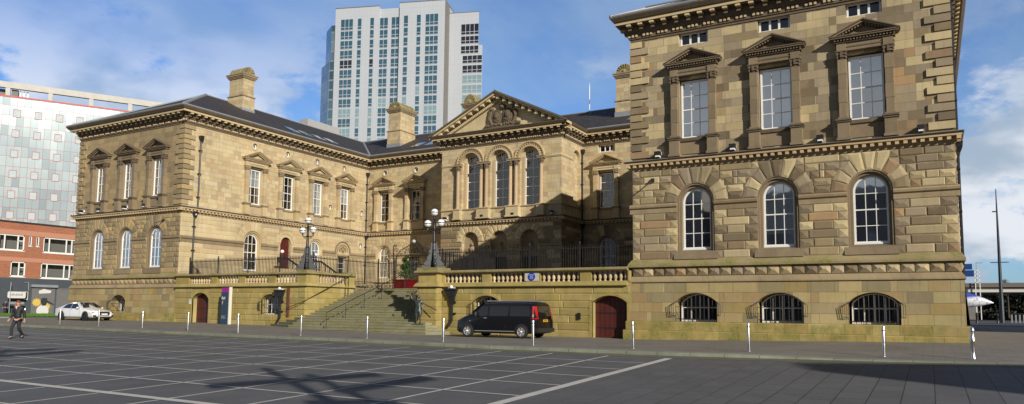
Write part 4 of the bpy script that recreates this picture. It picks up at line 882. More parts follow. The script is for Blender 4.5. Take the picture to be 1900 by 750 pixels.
# blue plaque and door notices
mb = MB(); mb.fbox(front(TF), -20.03, -19.13, .03, .05, 1.69, 2.16); pq = tobj(mb, 'plaque_backing', M['concrete'])
M['blue'] = coated('plaque_blue', (.012, .05, .36), .3); M['paleblue'] = plain('plaque_lettering', (.45, .55, .80), .5)
mb = MB(); mb.prism(front(TF), disc(-19.58, 1.925, .225, 24), .05, .075); q = mb.build('plaque', M['blue'], pq)
mb = MB(); G = front(TF)
for z, w in ((2.03, .26), (1.995, .32), (1.93, .16), (1.895, .22), (1.84, .26), (1.80, .18)): mb.fbox(G, -19.58 - w / 2, -19.58 + w / 2, .076, .08, z, z + .018)
mb.build('lettering', M['paleblue'], q)
mb = MB(); mb.fbox(front(TF), -49.16, -48.92, .047, .06, .27, .62); nb = tobj(mb, 'notice_board', M['white']); mb = MB()
for z in (.33, .40, .50, .55): mb.fbox(front(TF), -49.12, -48.96, .061, .064, z, z + .022)
mb.build('lettering', M['dark'], nb)
mb = MB(); mb.fbox(front(TF), -16.72, -16.55, .047, .13, -.42, -.08); tobj(mb, 'intercom_box', M['dark'])
# bulkhead spot lamps with flared black pieces and a bent tube below them
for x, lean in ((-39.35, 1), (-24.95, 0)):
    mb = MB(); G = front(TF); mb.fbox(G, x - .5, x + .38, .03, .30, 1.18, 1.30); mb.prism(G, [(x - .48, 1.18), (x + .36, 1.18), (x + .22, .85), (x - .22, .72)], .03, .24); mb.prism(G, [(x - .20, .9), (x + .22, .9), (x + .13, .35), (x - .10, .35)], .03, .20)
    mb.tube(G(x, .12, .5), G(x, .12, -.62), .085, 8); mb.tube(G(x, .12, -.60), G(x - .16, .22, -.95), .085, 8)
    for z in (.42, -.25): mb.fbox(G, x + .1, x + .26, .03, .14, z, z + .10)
    o = tobj(mb, 'flared_black_tube', M['dark']); mb = MB(); mb.ball(G(x + .02, .24, 1.37), .11, 8, 6); mb.fbox(G, x - .2, x + .24, .05, .25, 1.29, 1.35); mb.build('lamp_glass', M['white'], o)
mb = MB(); G = front(TF); mb.fbox(G, -38.72, -38.52, .03, .12, -.55, 1.42); tobj(mb, 'rusty_pipe', M['rust'])
# ---------------------------------------------------------------- the flight of steps
stp = MB()
for k in range(18):
    z = 1.5 - .161 * (17 - k); Y = 34.5 + .44 * k; zb = z - .161 if k else -1.9
    if Y < 36.1:
        pl2 = [(-36.65 - .08 * k, Y), (-25.3 - .33 * k, Y), (-24.75 - .42 * k, 36.14), (TP0 + .0, 36.14), (TP0 - .01, 42.15), (TX + .01, 42.15), (TX + .01, TF - .01), (-41.1 + .76 * k, TF - .01)]
    elif Y < TF: pl2 = [(TX - .05 * (5 - k), Y), (TP0 - .01, Y), (TP0 - .01, 42.15), (TX + .01, 42.15), (TX + .01, TF - .01), (-41.1 + .76 * k, TF - .01)]
    else: pl2 = [(TX + .01, Y), (TP0 - .01, Y), (TP0 - .01, 42.15), (TX + .01, 42.15)]
    n = len(pl2); vs = [(x, y, zb) for x, y in pl2] + [(x, y, z - .006) for x, y in pl2]
    stp.add(vs, [tuple(range(n)), tuple(range(n, 2 * n))] + [(i, (i + 1) % n, n + (i + 1) % n, n + i) for i in range(n)], 0)
    a, b = pl2[0][0], pl2[1][0]; x = a                                            # each tread in separate stones, worn and never quite level
    while x < b - .02:
        w = random.uniform(1.1, 2.3); w = b - x if b - x - w < .7 else w; e = random.uniform(-.008, .008)
        stp.box(x + .006, x + w - .006, Y - .022, Y + .40, z - .072, z + .002 + e, 0); x += w
sto = stp.build('stone_steps', M['step']); tag(sto, 'broad mossy stone flight of steps climbing between the terrace balustrades', 'steps')
def rail(name, pts, posts, label, r=.026):
    t = thing(name, label, 'handrail', tuple(posts[0][0]) if posts else pts[0]); mb = MB(); mb.path(pts, r, 8)
    for p in pts: mb.ball(p, r * 1.05, 8, 6)
    mb.build('rail', M['iron'], t)
    for a, b in posts:
        mb = MB(); mb.tube(a, b, .022, 7); mb.lathe(a, [(.05, 0), (.05, .02), (.03, .05)], 8); mb.build('post', M['iron'], t)
    return t
ps = []
for y in (34.5, 36.24, 38.02, 39.8): k = int((y - 34.5) / .44 + .01); z = 1.5 - .161 * (17 - k); ps.append(((-33.1, y + .12, z), (-33.1, y + .12, z + 1.0)))
rail('handrail', [ps[0][1], ps[-1][1], (-33.1, 41.9, 2.42), (-33.1, 42.6, 2.5)], ps + [((-33.1, 42.5, 1.5), (-33.1, 42.5, 2.5))], 'black iron handrail running up the middle of the stone steps')
rail('handrail', [(-38.5, 36.42, .02), (-37.0, 36.52, .50), (-36.85, 38.4, 1.36), (-36.85, 41.0, 2.5)], [((-36.85, 40.4, .95), (-36.85, 40.4, 2.25)), ((-36.85, 40.7, .95), (-36.85, 40.7, 2.38))], 'black iron handrail fixed beside the left cheek wall of the steps')
rail('handrail', [(-27.35, 39.2, 1.55), (-27.3, 36.0, .62), (-26.9, 35.95, .52), (-25.35, 35.6, -.02)], [((-27.33, 37.8, -.1), (-27.33, 37.8, 1.1))], 'black iron handrail sloping past the right hand terrace pier')
# ---------------------------------------------------------------- iron fence and gates on the terrace
def fence_run(par, a, b, z0, z1, step=.15, posts=True):
    a = Vector(a); b = Vector(b); l = (b - a).length; n = max(2, int(l / step)); mb = MB()
    for i in range(n + 1):
        p = a + (b - a) * i / n; r = .023; mb.tube((p.x, p.y, z0), (p.x, p.y, z1 - .02), r, 4, caps=False); mb.tube((p.x, p.y, z1 - .02), (p.x, p.y, z1 + .10), .02, 4, .002)
    v_ = (b - a).normalized(); nr = Vector((-v_.y, v_.x)) * .02
    for z in (z1 - .16, z0 + .55, z0 + .12):
        mb.add([(a.x - nr.x, a.y - nr.y, z), (b.x - nr.x, b.y - nr.y, z), (b.x + nr.x, b.y + nr.y, z), (a.x + nr.x, a.y + nr.y, z), (a.x - nr.x, a.y - nr.y, z + .045), (b.x - nr.x, b.y - nr.y, z + .045), (b.x + nr.x, b.y + nr.y, z + .045), (a.x + nr.x, a.y + nr.y, z + .045)], [(0, 3, 2, 1), (4, 5, 6, 7), (0, 1, 5, 4), (1, 2, 6, 5), (2, 3, 7, 6), (3, 0, 4, 7)])
    mb.build('railing', M['iron'], par); k = max(1, round(l / 3.2))
    for i in range(k + 1):
        p = a + (b - a) * i / k; mb = MB(); mb.box(p.x - .035, p.x + .035, p.y - .035, p.y + .035, z0 - .02, z1 + .12); mb.ball((p.x, p.y, z1 + .18), .06, 7, 5); mb.build('post', M['iron'], par)
fl_ = thing('iron_fence', 'tall black iron railing on the left half of the terrace, before the inner wing', 'fence', (-44, 38, 1.5))
fence_run(fl_, (-50.9, 37.9), (-37.6, 37.9), 1.5, 3.72); fence_run(fl_, (-37.6, 37.9), (-37.6, 44.9), 1.5, 3.72); fence_run(fl_, (-37.6, 44.9), (-36.0, 44.9), 1.5, 3.72)
fr_ = thing('iron_fence', 'tall black iron railing on the shadowed right half of the terrace', 'fence', (-20, 37.6, 1.4))
fence_run(fr_, (-26.6, 37.6), (-13.85, 37.6), 1.4, 3.68); fence_run(fr_, (-26.9, 38.3), (-26.9, 44.9), 1.4, 3.68); fence_run(fr_, (-26.9, 44.9), (-32.4, 44.9), 1.5, 3.68)
gt = thing('iron_gate', 'black iron gate with scrolled overthrow at the head of the steps', 'gate', (-34.2, 44.9, 1.5))
for s in (-1, 1):
    mb = MB(); x = -34.2 + s * 1.8
    for k in (-1, 1): mb.box(x + k * .14 - .03, x + k * .14 + .03, 44.87, 44.93, 1.5, 4.1 if k * s < 0 else 5.0)
    for z in (2.0, 2.9, 3.7, 4.1): mb.box(x - .15, x + .15, 44.88, 44.92, z, z + .04)
    mb.build('gate_post', M['iron'], gt)
    mb = MB(); x0 = -34.2 + s * 1.66; x1 = -34.2 + s * .02
    for i in range(12): x = x0 + (x1 - x0) * i / 11; mb.tube((x, 44.9, 1.58), (x, 44.9, 3.5), .0125, 4)
    for z in (1.62, 2.2, 3.4): mb.box(*sorted((x0, x1)), 44.885, 44.915, z, z + .05)
    mb.build('gate_leaf', M['iron'], gt)
mb = MB()
def scroll(mb, c, r, turns=1.4, s=1, th=.022, y=44.9):
    pts = [(c[0] + s * r * (1 - t / 16) * math.cos(t / 16 * turns * 2 * math.pi), y, c[1] + r * (1 - t / 16) * math.sin(t / 16 * turns * 2 * math.pi)) for t in range(15)]; mb.path(pts, th, 5)
for s in (-1, 1):
    mb.path([(-34.2 + s * 1.66, 44.9, 4.1), (-34.2 + s * 1.3, 44.9, 4.55), (-34.2 + s * .6, 44.9, 4.85), (-34.2, 44.9, 4.95)], .026, 6); mb.path([(-34.2 + s * 1.66, 44.9, 4.1), (-34.2, 44.9, 4.12)], .022, 5)
    for x, z, r in ((1.25, 4.32, .18), (.85, 4.45, .24), (.35, 4.5, .26), (1.66, 4.55, .2), (1.75, 4.9, .13)): scroll(mb, (-34.2 + s * x, z), r, 1.5, s)
mb.path([(-34.2 + .3 * math.cos(a * math.pi / 8), 44.9, 5.2 + .3 * math.sin(a * math.pi / 8)) for a in range(17)], .025, 5); mb.build('overthrow', M['iron'], gt)
mb = MB(); mb.ball((-34.2, 44.9, 5.2), .14, 10, 8); mb.build('lamp_glass', M['concrete'], gt)
# ---------------------------------------------------------------- side stairs up to the wing doors
for yy, lab in ((0, 'stone side stair with dark iron balustrade below the red arched door'), (4.1, 'stone side stair with dark iron balustrade behind the left lamp standard')):
    t = thing('side_stair', lab, 'stairs', (-50.2, 48 + yy, 1.5)); mb = MB(); mb.box(XL1 + .04, -49.6, 45.7 + yy, 47.6 + yy, 1.5, 3.5)
    for i in range(10): mb.box(XL1 + .04, -49.6, 47.6 + yy + i * .33, 47.6 + yy + (i + 1) * .33, 1.5, 3.4 - i * .19)
    mb.build('steps', M['trimlight'], t); mb = MB(); q = [(-49.65, 45.7 + yy, 4.4), (-49.65, 46.9 + yy, 4.4), (-49.65, 50.9 + yy, 2.6)]
    for a, b in zip(q, q[1:]):
        mb.tube(a, b, .085, 6)
        n = 5 if b[1] - a[1] < 2 else 14
        for i in range(n): p = [a[j] + (b[j] - a[j]) * i / n for j in range(3)]; mb.tube((p[0], p[1], p[2] - .92), p, .028, 5)
    mb.build('balustrade', M['iron'], t); mb = MB(); mb.tube((-49.65, 46.2 + yy, 4.4), (-49.65, 46.2 + yy, 4.85), .03, 6); l_ = mb.build('lamp_post', M['iron'], t); mb = MB(); mb.ball((-49.65, 46.2 + yy, 5.0), .16, 12, 8); mb.build('globe', M['globe'], l_, smooth=True)
mb = MB(); mb.prism(px(XL1), arch(BI[1], .60, 3.5, 5.85), -.30, -.22); d_ = mb.build('door', M['reddoor'], house); mb = MB()
for s in (-1, 1):
    for z0, z1 in ((3.7, 4.5), (4.65, 5.7)): mb.fbox(px(XL1), BI[1] + s * .29 - .2, BI[1] + s * .29 + .2, -.22, -.20, z0, z1)
mb.build('door_panel', M['reddoor'], d_); mb = MB(); archring(mb, px(XL1), BI[1], 5.85, .62, .80, 0, .06, 14); archring(mb, px(XL1), BI[1], 5.85, .95, 1.1, 0, .05, 14)
archring(mb, px(XL1), BI[0], 5.66, 1.0, 1.12, .0, .085, 14); archring(mb, px(XL1), BI[2], 5.66, 1.0, 1.12, .0, .085, 14); mb.build('archivolt', M['trimlight'], house)
# ---------------------------------------------------------------- lamp standards on the terrace piers
def lamp(x, y, z, label):
    t = thing('lamp_standard', label, 'lamp post', (x, y, z), 0, 'three-globe lamp standards on the terrace')
    B = lambda mb, n, m, p=t, **k: mb.build(n, m, p, world=False, **k)
    mb = MB(); mb.lathe((0, 0, 0), [(.20, 0), (.22, .06), (.16, .12), (.14, .5), (.17, .55), (.13, .62), (.115, 1.5), (.14, 1.55), (.10, 1.62), (.085, 2.3), (.12, 2.34), (.08, 2.4), (.07, 2.95), (.11, 3.0), (.06, 3.06), (.06, 3.18)], 10); B(mb, 'post', M['dark'], smooth=40)
    for k in range(4):
        a = k * math.pi / 2 + math.pi / 4; c, s = math.cos(a), math.sin(a); F_ = lambda u, d, zz: (u * c - d * s, u * s + d * c, zz); mb = MB()
        pts = [(.10, .02), (.74, .02), (.76, .10), (.66, .16), (.60, .30), (.46, .42), (.42, .66), (.33, .76), (.31, 1.02), (.22, 1.12), (.19, 1.5), (.10, 1.62)]
        mb.prism(F_, pts, -.05, .05); mb.prism(F_, [(.2, .15), (.62, .15), (.5, .4), (.2, .9)], -.08, .08)
        for cx2, cz2, r in ((.58, .22, .10), (.40, .54, .10), (.26, .92, .085)): mb.lathe(F_(cx2, 0, cz2), [(.01, -.09), (r, -.085), (r, .085), (.01, .09)], 10, axis='y') if k % 1 == 0 and False else mb.ball(F_(cx2, 0, cz2), r, 8, 6)
        B(mb, 'scroll_bracket', M['greyiron'])
    mb = MB(); F_ = LOCAL
    for s in (-1, 1): mb.path([(0, 0, 2.35), (s * .25, 0, 2.30), (s * .48, 0, 2.36), (s * .50, 0, 2.50)], .028, 6); scroll(mb, (s * .26, 2.20), .11, 1.3, s, .016, 0); mb.lathe((s * .5, 0, 2.46), [(.03, 0), (.08, .05), (.06, .08)], 8)
    mb.lathe((0, 0, 3.14), [(.05, 0), (.10, .05), (.07, .09)], 8); B(mb, 'lamp_arm', M['dark'])
    for gx_, gz in ((-.5, 2.76), (.5, 2.76), (0, 3.44)):
        mb = MB(); mb.ball((gx_, 0, gz), .225, 18, 12); g_ = B(mb, 'globe', M['globe'], smooth=True)
        mb = MB(); mb.lathe((gx_, 0, gz), [(.232, -.025), (.245, -.02), (.245, .02), (.232, .025)], 18); mb.lathe((gx_, 0, gz + .22), [(.07, 0), (.05, .03), (.02, .06), (.03, .09), (.005, .13)], 8); B(mb, 'band', M['dark'], g_)
        for aa in range(4): pass
    return t
M['greyiron'] = plain('grey_painted_iron', (.026, .028, .033), .5, var=.25)
lamp(-37.45, 37.1, 2.66, 'black lamp standard with three white globes standing on the left terrace pier'); lamp(-26.45, 36.75, 2.56, 'black lamp standard with three white globes standing on the right terrace pier')
# ---------------------------------------------------------------- bronze figure, planter and topiary
M['bronze'] = plain('weathered_bronze', (.11, .125, .115), .38, metal=.75, var=.35, sc=7)
# body chains: skeleton points with radii, skinned and subdivided into one surface
def skin_mesh(name, pts, edges, mat, parent=None, sub=1, loc=(0, 0, 0), rz=0):
    me = bpy.data.meshes.new(name); me.from_pydata([p[:3] for p in pts], edges, []); o = bpy.data.objects.new(name, me); COL.objects.link(o)
    m_ = o.modifiers.new('s', 'SKIN'); sk = me.skin_vertices[0].data
    for i, p in enumerate(pts): r = p[3]; sk[i].radius = (r, p[4] if len(p) > 4 else r); sk[i].use_root = (i == 0)
    m_.use_smooth_shade = True; s2 = o.modifiers.new('u', 'SUBSURF'); s2.levels = sub; s2.render_levels = sub
    dg = bpy.context.evaluated_depsgraph_get(); me2 = bpy.data.meshes.new_from_object(o.evaluated_get(dg)); o.modifiers.clear(); o.data = me2; bpy.data.meshes.remove(me); me2.materials.clear(); me2.materials.append(mat); me2.name = name
    for p in me2.polygons: p.use_smooth = True
    if parent is not None: o.parent = parent
    o.location = loc; o.rotation_euler = (0, 0, rz); return o
def hand_pts(w, d, side, n0):
    """palm and five fingers continuing from wrist w along direction d (local lists)"""
    d = Vector(d).normalized(); s = d.cross(Vector((0, 1, 0))).normalized() if abs(d.y) < .9 else Vector((1, 0, 0)); P = []; E = []; w = Vector(w); c = w + d * .055
    P.append((*c, .026, .018)); E.append((None, n0)); pc = n0
    for i, (o, l) in enumerate(((-.03, .065), (-.011, .078), (.009, .073), (.028, .06))):
        a = c + d * .035 + s * o; b = a + d * l * .55; e = b + (d + Vector((0, -.5, 0))).normalized() * l * .45; k = n0 + len(P); P += [(*a, .010), (*b, .009), (*e, .008)]; E += [(pc, k), (k, k + 1), (k + 1, k + 2)]
    a = w + d * .03 + s * (-.03 * side); b = a + (d - s * side * .9).normalized() * .04; k = n0 + len(P); P += [(*a, .012), (*b, .010)]; E += [(pc, k), (k, k + 1)]
    return P, E
def body_skin(pose, mat, parent, name='body', fat=1.0):
    """pose: joints in local metres; returns one continuous skinned body"""
    J = pose; f = fat
    P = [(*J['pelvis'], .13 * f, .10 * f), (*J['waist'], .115 * f, .09 * f), (*J['chest'], .15 * f, .11 * f), (*J['neckb'], .075, .07), (*J['neck'], .052, .052), (*J['head0'], .07, .082), (*J['head1'], .082, .098), (*J['head2'], .055, .07)]
    E = [(0, 1), (1, 2), (2, 3), (3, 4), (4, 5), (5, 6), (6, 7)]
    for s in ('l', 'r'):
        k = len(P); P += [(*J['sh' + s], .062 * f), (*J['el' + s], .043 * f), (*J['wr' + s], .028)]; E += [(2, k), (k, k + 1), (k + 1, k + 2)]
        n0 = len(P); d = Vector(J['wr' + s]) - Vector(J['el' + s]); hp, he = hand_pts(J['wr' + s], d, 1 if s == 'l' else -1, n0)
        P += hp; E += [(k + 2, n0)] + [e for e in he if e[0] is not None]
    for s in ('l', 'r'):
        k = len(P); P += [(*J['hip' + s], .088 * f), (*J['kn' + s], .058 * f), (*J['an' + s], .038), (*J['toe' + s], .035, .03)]; E += [(0, k), (k, k + 1), (k + 1, k + 2), (k + 2, k + 3)]
    return skin_mesh(name, P, E, mat, parent, 1)
def face(parent, J, skinm, hairm, long=False):
    h = Vector(J['head1']); fw = Vector(J.get('fwd', (0, -1, 0))).normalized(); sd = Vector((-fw.y, fw.x, 0))
    mb = MB(); c = h + fw * -.018 + Vector((0, 0, .03)); mb.ball(c + Vector((0, 0, .012)), .094, 12, 8, sz=1.0)
    if long: mb.ball(h - fw * .05 - Vector((0, 0, .08)), .09, 10, 8, sz=1.5)
    hair = mb.build('hair', hairm, parent, world=False, smooth=True)
    mb = MB(); mb.ball(h + fw * .105 - Vector((0, 0, .02)), .017, 6, 4, sz=1.6)
    for s in (-1, 1): mb.ball(h + sd * s * .088 - Vector((0, 0, .02)), .022, 6, 4, sz=1.4)
    mb.build('nose_and_ears', skinm, parent, world=False, smooth=True)
    mb = MB()
    for s in (-1, 1): mb.ball(h + fw * .092 + sd * s * .032 + Vector((0, 0, .008)), .010, 6, 4)
    mb.box(h.x + fw.x * .094 - .022, h.x + fw.x * .094 + .022, h.y + fw.y * .094 - .006, h.y + fw.y * .094 + .006, h.z - .062, h.z - .055); mb.build('eyes_and_mouth', M['dark'], parent, world=False)
JS = dict(pelvis=(0, 0, .95), waist=(0, 0, 1.1), chest=(0, .0, 1.34), neckb=(0, 0, 1.47), neck=(0, -.01, 1.54), head0=(0, -.02, 1.60), head1=(0, -.02, 1.67), head2=(0, -.01, 1.76),
          shl=(-.19, 0, 1.43), ell=(-.42, -.04, 1.56), wrl=(-.50, -.08, 1.80), shr=(.19, 0, 1.43), elr=(.27, .02, 1.16), wrr=(.30, -.06, .93), hipl=(-.10, 0, .90), knl=(-.12, -.03, .50), anl=(-.13, .02, .09), toel=(-.15, -.13, .04), hipr=(.10, 0, .90), knr=(.12, -.06, .50), anr=(.14, 0, .09), toer=(.17, -.15, .04))
st = thing('bronze_statue', 'weathered bronze statue of a figure with one arm raised, standing on the lower steps', 'statue', (-26.78, 35.75, -.90), .25)
body_skin(JS, M['bronze'], st, 'figure', 1.05)
cl_ = [(0, 0, .98, .17, .13), (0, 0, 1.15, .15, .12), (0, 0, 1.36, .19, .13), (-.19, 0, 1.43, .085), (-.34, -.02, 1.52, .07), (.19, 0, 1.43, .085), (.265, .02, 1.18, .065), (-.11, -.0, .80, .125), (-.13, 0, .45, .10), (.11, 0, .80, .125), (.13, -.02, .45, .10)]
skin_mesh('clothing', cl_, [(0, 1), (1, 2), (2, 3), (3, 4), (2, 5), (5, 6), (0, 7), (7, 8), (0, 9), (9, 10)], M['bronze'], st); face(st, JS, M['bronze'], M['bronze'])
mb = MB(); mb.box(-.32, .34, -.28, .25, -.03, .04); mb.build('base_plate', M['bronze'], st, world=False)
pt = thing('square_planter', 'glossy red square planter on the landing at the head of the steps', 'planter', (-33.75, 43.4, 1.5)); mb = MB(); mb.add([(-.60, -.55, 0), (.60, -.55, 0), (.60, .55, 0), (-.60, .55, 0), (-.65, -.60, .66), (.65, -.60, .66), (.65, .60, .66), (-.65, .60, .66)], [(0, 3, 2, 1), (0, 1, 5, 4), (1, 2, 6, 5), (2, 3, 7, 6), (3, 0, 4, 7), (4, 5, 6, 7)]); mb.build('box', M['redpaint'], pt, world=False)
mb = MB(); [mb.box(*b) for b in ((-.68, .68, -.64, -.56, .62, .70), (-.68, .68, .56, .64, .62, .70), (-.68, -.60, -.56, .56, .62, .70), (.60, .68, -.56, .56, .62, .70))]; mb.build('rim', M['redpaint'], pt, world=False); mb = MB(); mb.box(-.60, .60, -.56, .56, .63, .67); mb.build('soil', M['room'], pt, world=False)
def leafmat(name, c0, c1):
    m = NT(name); a = m.new('ShaderNodeAttribute', attribute_name='tone'); m.inp(m.b, 'Specular IOR Level', .3); return m.out(m.ramp(a.outputs['Fac'], [(0, c0), (1, c1)]), .6)
M['leaf'] = leafmat('conifer_leaf', (.018, .04, .012), (.06, .11, .028)); M['bark'] = plain('bark', (.07, .05, .035), .9, var=.3)
def leaves(mb, pts, size):
    for p in pts:
        a = Vector((random.gauss(0, 1), random.gauss(0, 1), random.gauss(0, 1))).normalized(); b = a.orthogonal().normalized(); c = a.cross(b); s = size * random.uniform(.6, 1.3); p = Vector(p)
        mb.add([p + b * s, p + c * s * .5, p - b * s, p - c * s * .5], [(0, 1, 2, 3)])
tp = thing('topiary_tree', 'spiral clipped dark green conifer growing in the red planter', 'shrub', (-33.75, 43.4, 2.15)); mb = MB(); mb.tube((0, 0, 0), (0, 0, 1.75), .035, 6); mb.build('trunk', M['bark'], tp, world=False); mb = MB(); pts = []
for i in range(3600):
    t = random.random(); a = t * 2 * math.pi * 3.2; R0 = .42 * (1 - t) + .15; c = (math.cos(a) * R0 * .55, math.sin(a) * R0 * .55, .15 + 1.7 * t); v_ = Vector((random.gauss(0, 1), random.gauss(0, 1), random.gauss(0, .55))).normalized() * (.30 * (1 - t) + .13) * random.random() ** .3; pts.append((c[0] + v_.x, c[1] + v_.y, c[2] + v_.z))
leaves(mb, pts, .045); mb.build('crown', M['leaf'], tp, world=False, recalc=False)
# ---------------------------------------------------------------- writing
def text_mesh(name, s, size, mat, parent, loc, rot, depth=.004, align='LEFT'):
    c = bpy.data.curves.new(name, 'FONT'); c.body = s; c.size = size; c.extrude = depth; c.align_x = align
    o = bpy.data.objects.new(name, c); COL.objects.link(o); dg = bpy.context.evaluated_depsgraph_get()
    me = bpy.data.meshes.new_from_object(o.evaluated_get(dg)); COL.objects.unlink(o); bpy.data.objects.remove(o); me.materials.clear(); me.materials.append(mat)
    q = bpy.data.objects.new(name, me); COL.objects.link(q); q.parent = parent; q.location = loc; q.rotation_euler = rot; return q
# ---------------------------------------------------------------- bollards
BX = [-56.6, -51.35, -46.25, -41.47, -36.72, -31.9, -27.14, -22.71, -18.27, -13.9, -9.78, -5.66, -1.42, 1.11]; BYs = [28.8, 28.4, 28.0, 27.8, 27.4, 26.85, 26.65, 26.43, 26.2, 26.2, 26.45, 26.97, 27.5, 27.9]
where = ['leftmost steel bollard, behind the walking person', 'steel bollard in front of the rear half of the white car', 'steel bollard in front of the white car bonnet', 'steel bollard before the small arched window of the left wing', 'steel bollard in front of the left red terrace door', 'steel bollard between the information totem and the barred window', 'steel bollard before the left edge of the stone steps', 'steel bollard before the middle of the stone steps', 'steel bollard just in front of the nose of the black van', 'steel bollard in front of the rear wheel of the black van', 'steel bollard beside the large dark red terrace door', 'steel bollard between the first and second basement windows of the right wing', 'steel bollard before the third basement window of the right wing']
bt = None
for i, (x, y) in enumerate(zip(BX, BYs)):
    z = pave_z(x, y)
    if i == 13:
        t = thing('bollard', 'ribbed silver bollard with a domed head at the right hand corner of the building', 'bollard', (x, y, z), R(1)); mb = MB(); mb.lathe((0, 0, 0), [(.075, 0), (.075, .04), (.062, .06), (.062, .52), (.076, .54), (.076, .60), (.062, .62), (.060, .88), (.075, .90), (.075, .93), (.06, .96), (.045, 1.0), (.02, 1.03)], 14); mb.build('post', M['steel'], t, world=False, smooth=35); continue
    if bt is None:
        bt = thing('bollard', where[0], 'bollard', (x, y, z), 0, 'steel bollards along the kerb'); mb = MB(); mb.lathe((0, 0, 0), [(.053, 0), (.053, .985), (.048, 1.0), (.02, 1.005)], 14); mb.build('post', M['steel'], bt, world=False, smooth=35)
        mb = MB(); mb.lathe((0, 0, 0), [(.088, 0), (.088, .012), (.06, .02)], 14); mb.build('base_flange', M['steel'], bt, world=False); mb = MB(); mb.lathe((0, 0, .86), [(.0545, 0), (.0545, .03)], 14); mb.build('band', M['dark'], bt, world=False)
    else:
        c = copy_tree(bt); c.location = (x, y, z); c['label'] = where[i]; c.rotation_euler = (R(random.uniform(-1.3, 1.3)), R(random.uniform(-1.3, 1.3)), random.random())
# ---------------------------------------------------------------- vehicles
M['vanpaint'] = coated('van_black_paint', (.004, .004, .005), .35, .45); M['carwhite'] = coated('car_white_paint', (.74, .75, .76), .3); M['tint'] = coated('tinted_glass', (.012, .014, .016), .06); M['tyre'] = plain('tyre_rubber', (.018, .018, .018), .85); M['alloy'] = plain('alloy_wheel', (.50, .50, .51), .32, metal=.35, var=.06)
M['dalloy'] = plain('dark_alloy', (.04, .04, .043), .35, metal=.6); M['tail'] = coated('tail_lamp_red', (.48, .01, .012), .2); M['plateY'] = plain('yellow_number_plate', (.72, .40, .02), .5, var=.05); M['plateW'] = plain('white_number_plate', (.75, .76, .74), .5, var=.05); M['lens'] = coated('headlamp_lens', (.35, .37, .40), .1); M['plastic'] = plain('black_plastic', (.02, .02, .021), .6)
def loft(rings, mat, name, parent):
    mb = MB(); k = len(rings[0]); full = [[(x, -y, z) for x, y, z in r] + [(x, y, z) for x, y, z in r[::-1][1:]] for r in rings]; n = len(full[0]); vs = [p for r in full for p in r]
    fs = [(i * n + j, i * n + j + 1, (i + 1) * n + j + 1, (i + 1) * n + j) for i in range(len(full) - 1) for j in range(n - 1)] + [(i * n + n - 1, i * n, (i + 1) * n, (i + 1) * n + n - 1) for i in range(len(full) - 1)]
    fs += [tuple(range(n)), tuple(range((len(full) - 1) * n, len(full) * n))]; mb.add(vs, fs); return mb.build(name, mat, parent, world=False, smooth=32)
def wheel(parent, x, y, r, w, side, rim, spokes=6):
    mb = MB(); mb.lathe((x, y, r), [(r * .62, -w / 2), (r * .93, -w / 2), (r, -w / 2 + .03), (r, w / 2 - .03), (r * .93, w / 2), (r * .62, w / 2), (r * .62, -w / 2)], 28, axis='y', caps=False); t = mb.build('tyre', M['tyre'], None, world=False, smooth=35)
    h = bpy.data.objects.new('wheel', t.data); COL.objects.unlink(t); COL.objects.link(h); h.parent = parent; bpy.data.objects.remove(t)
    mb = MB(); o = y + side * (w / 2 - .01); mb.lathe((x, y, r), [(r * .66, side * (w / 2 - .015)), (r * .66, side * (w / 2 + .004)), (r * .60, side * (w / 2 + .004)), (r * .58, side * (w / 2 - .035))], 28, axis='y', caps=False)
    for i in range(spokes):
        a = 2 * math.pi * i / spokes + .3; c, s = math.cos(a), math.sin(a); q = lambda u, v_: (x + u * c - v_ * s, r + u * s + v_ * c)
        pts = [q(.04, -.05), q(r * .62, -.035), q(r * .62, .035), q(.04, .05)]; vs = [(px_, o - side * .03, pz) for px_, pz in pts] + [(px_, o + side * .004, pz) for px_, pz in pts]; mb.add(vs, [(0, 1, 2, 3), (4, 5, 6, 7), (0, 1, 5, 4), (1, 2, 6, 5), (2, 3, 7, 6), (3, 0, 4, 7)])
    mb.ball((x, o, r), .05, 8, 6); mb.build('rim', rim, h, world=False)
    mb = MB(); mb.lathe((x, y, r), [(r * .6, side * (w / 2 - .12)), (.01, side * (w / 2 - .12))], 20, axis='y'); mb.build('brake', M['plastic'], h, world=False); return h
def arches(parent, ws, r, y, mat):
    mb = MB()
    for x in ws:
        n = 22; vs = []
        for i in range(n + 1): a = math.pi * (-.12 + 1.24 * i / n); vs += [(x + (r + .075) * math.cos(a), (r + .075) * math.sin(a) + r), (x + (r * .2) * math.cos(a), (r * .2) * math.sin(a) + r)]
        for s in (-1, 1): mb.add([(p[0], s * y, p[1]) for p in vs], [(2 * i, 2 * i + 1, 2 * i + 3, 2 * i + 2) for i in range(n)])
    mb.build('wheel_arch', mat, parent, world=False, recalc=False)
def pan(parent, name, mat, pts, yf, th=.006, sides=(-1, 1)):
    mb = MB()
    for s in sides: vs = [(x, s * (yf(z) - .004), z) for x, z in pts] + [(x, s * (yf(z) + th), z) for x, z in pts]; n = len(pts); mb.add(vs, [tuple(range(n)), tuple(range(n, 2 * n))] + [(i, (i + 1) % n, n + (i + 1) % n, n + i) for i in range(n)])
    return mb.build(name, mat, parent, world=False)
xv, yv = -19.68, 33.72
zrear, zfront = pave_z(xv + 1.6, yv - .9), pave_z(xv - 1.6, yv - .9)
van = thing('black_van', 'glossy black panel van with tinted side windows parked against the terrace wall', 'van', (xv, yv, (zrear + zfront) / 2)); van.rotation_euler = (0, math.atan2(zfront - zrear, 3.2), 0)
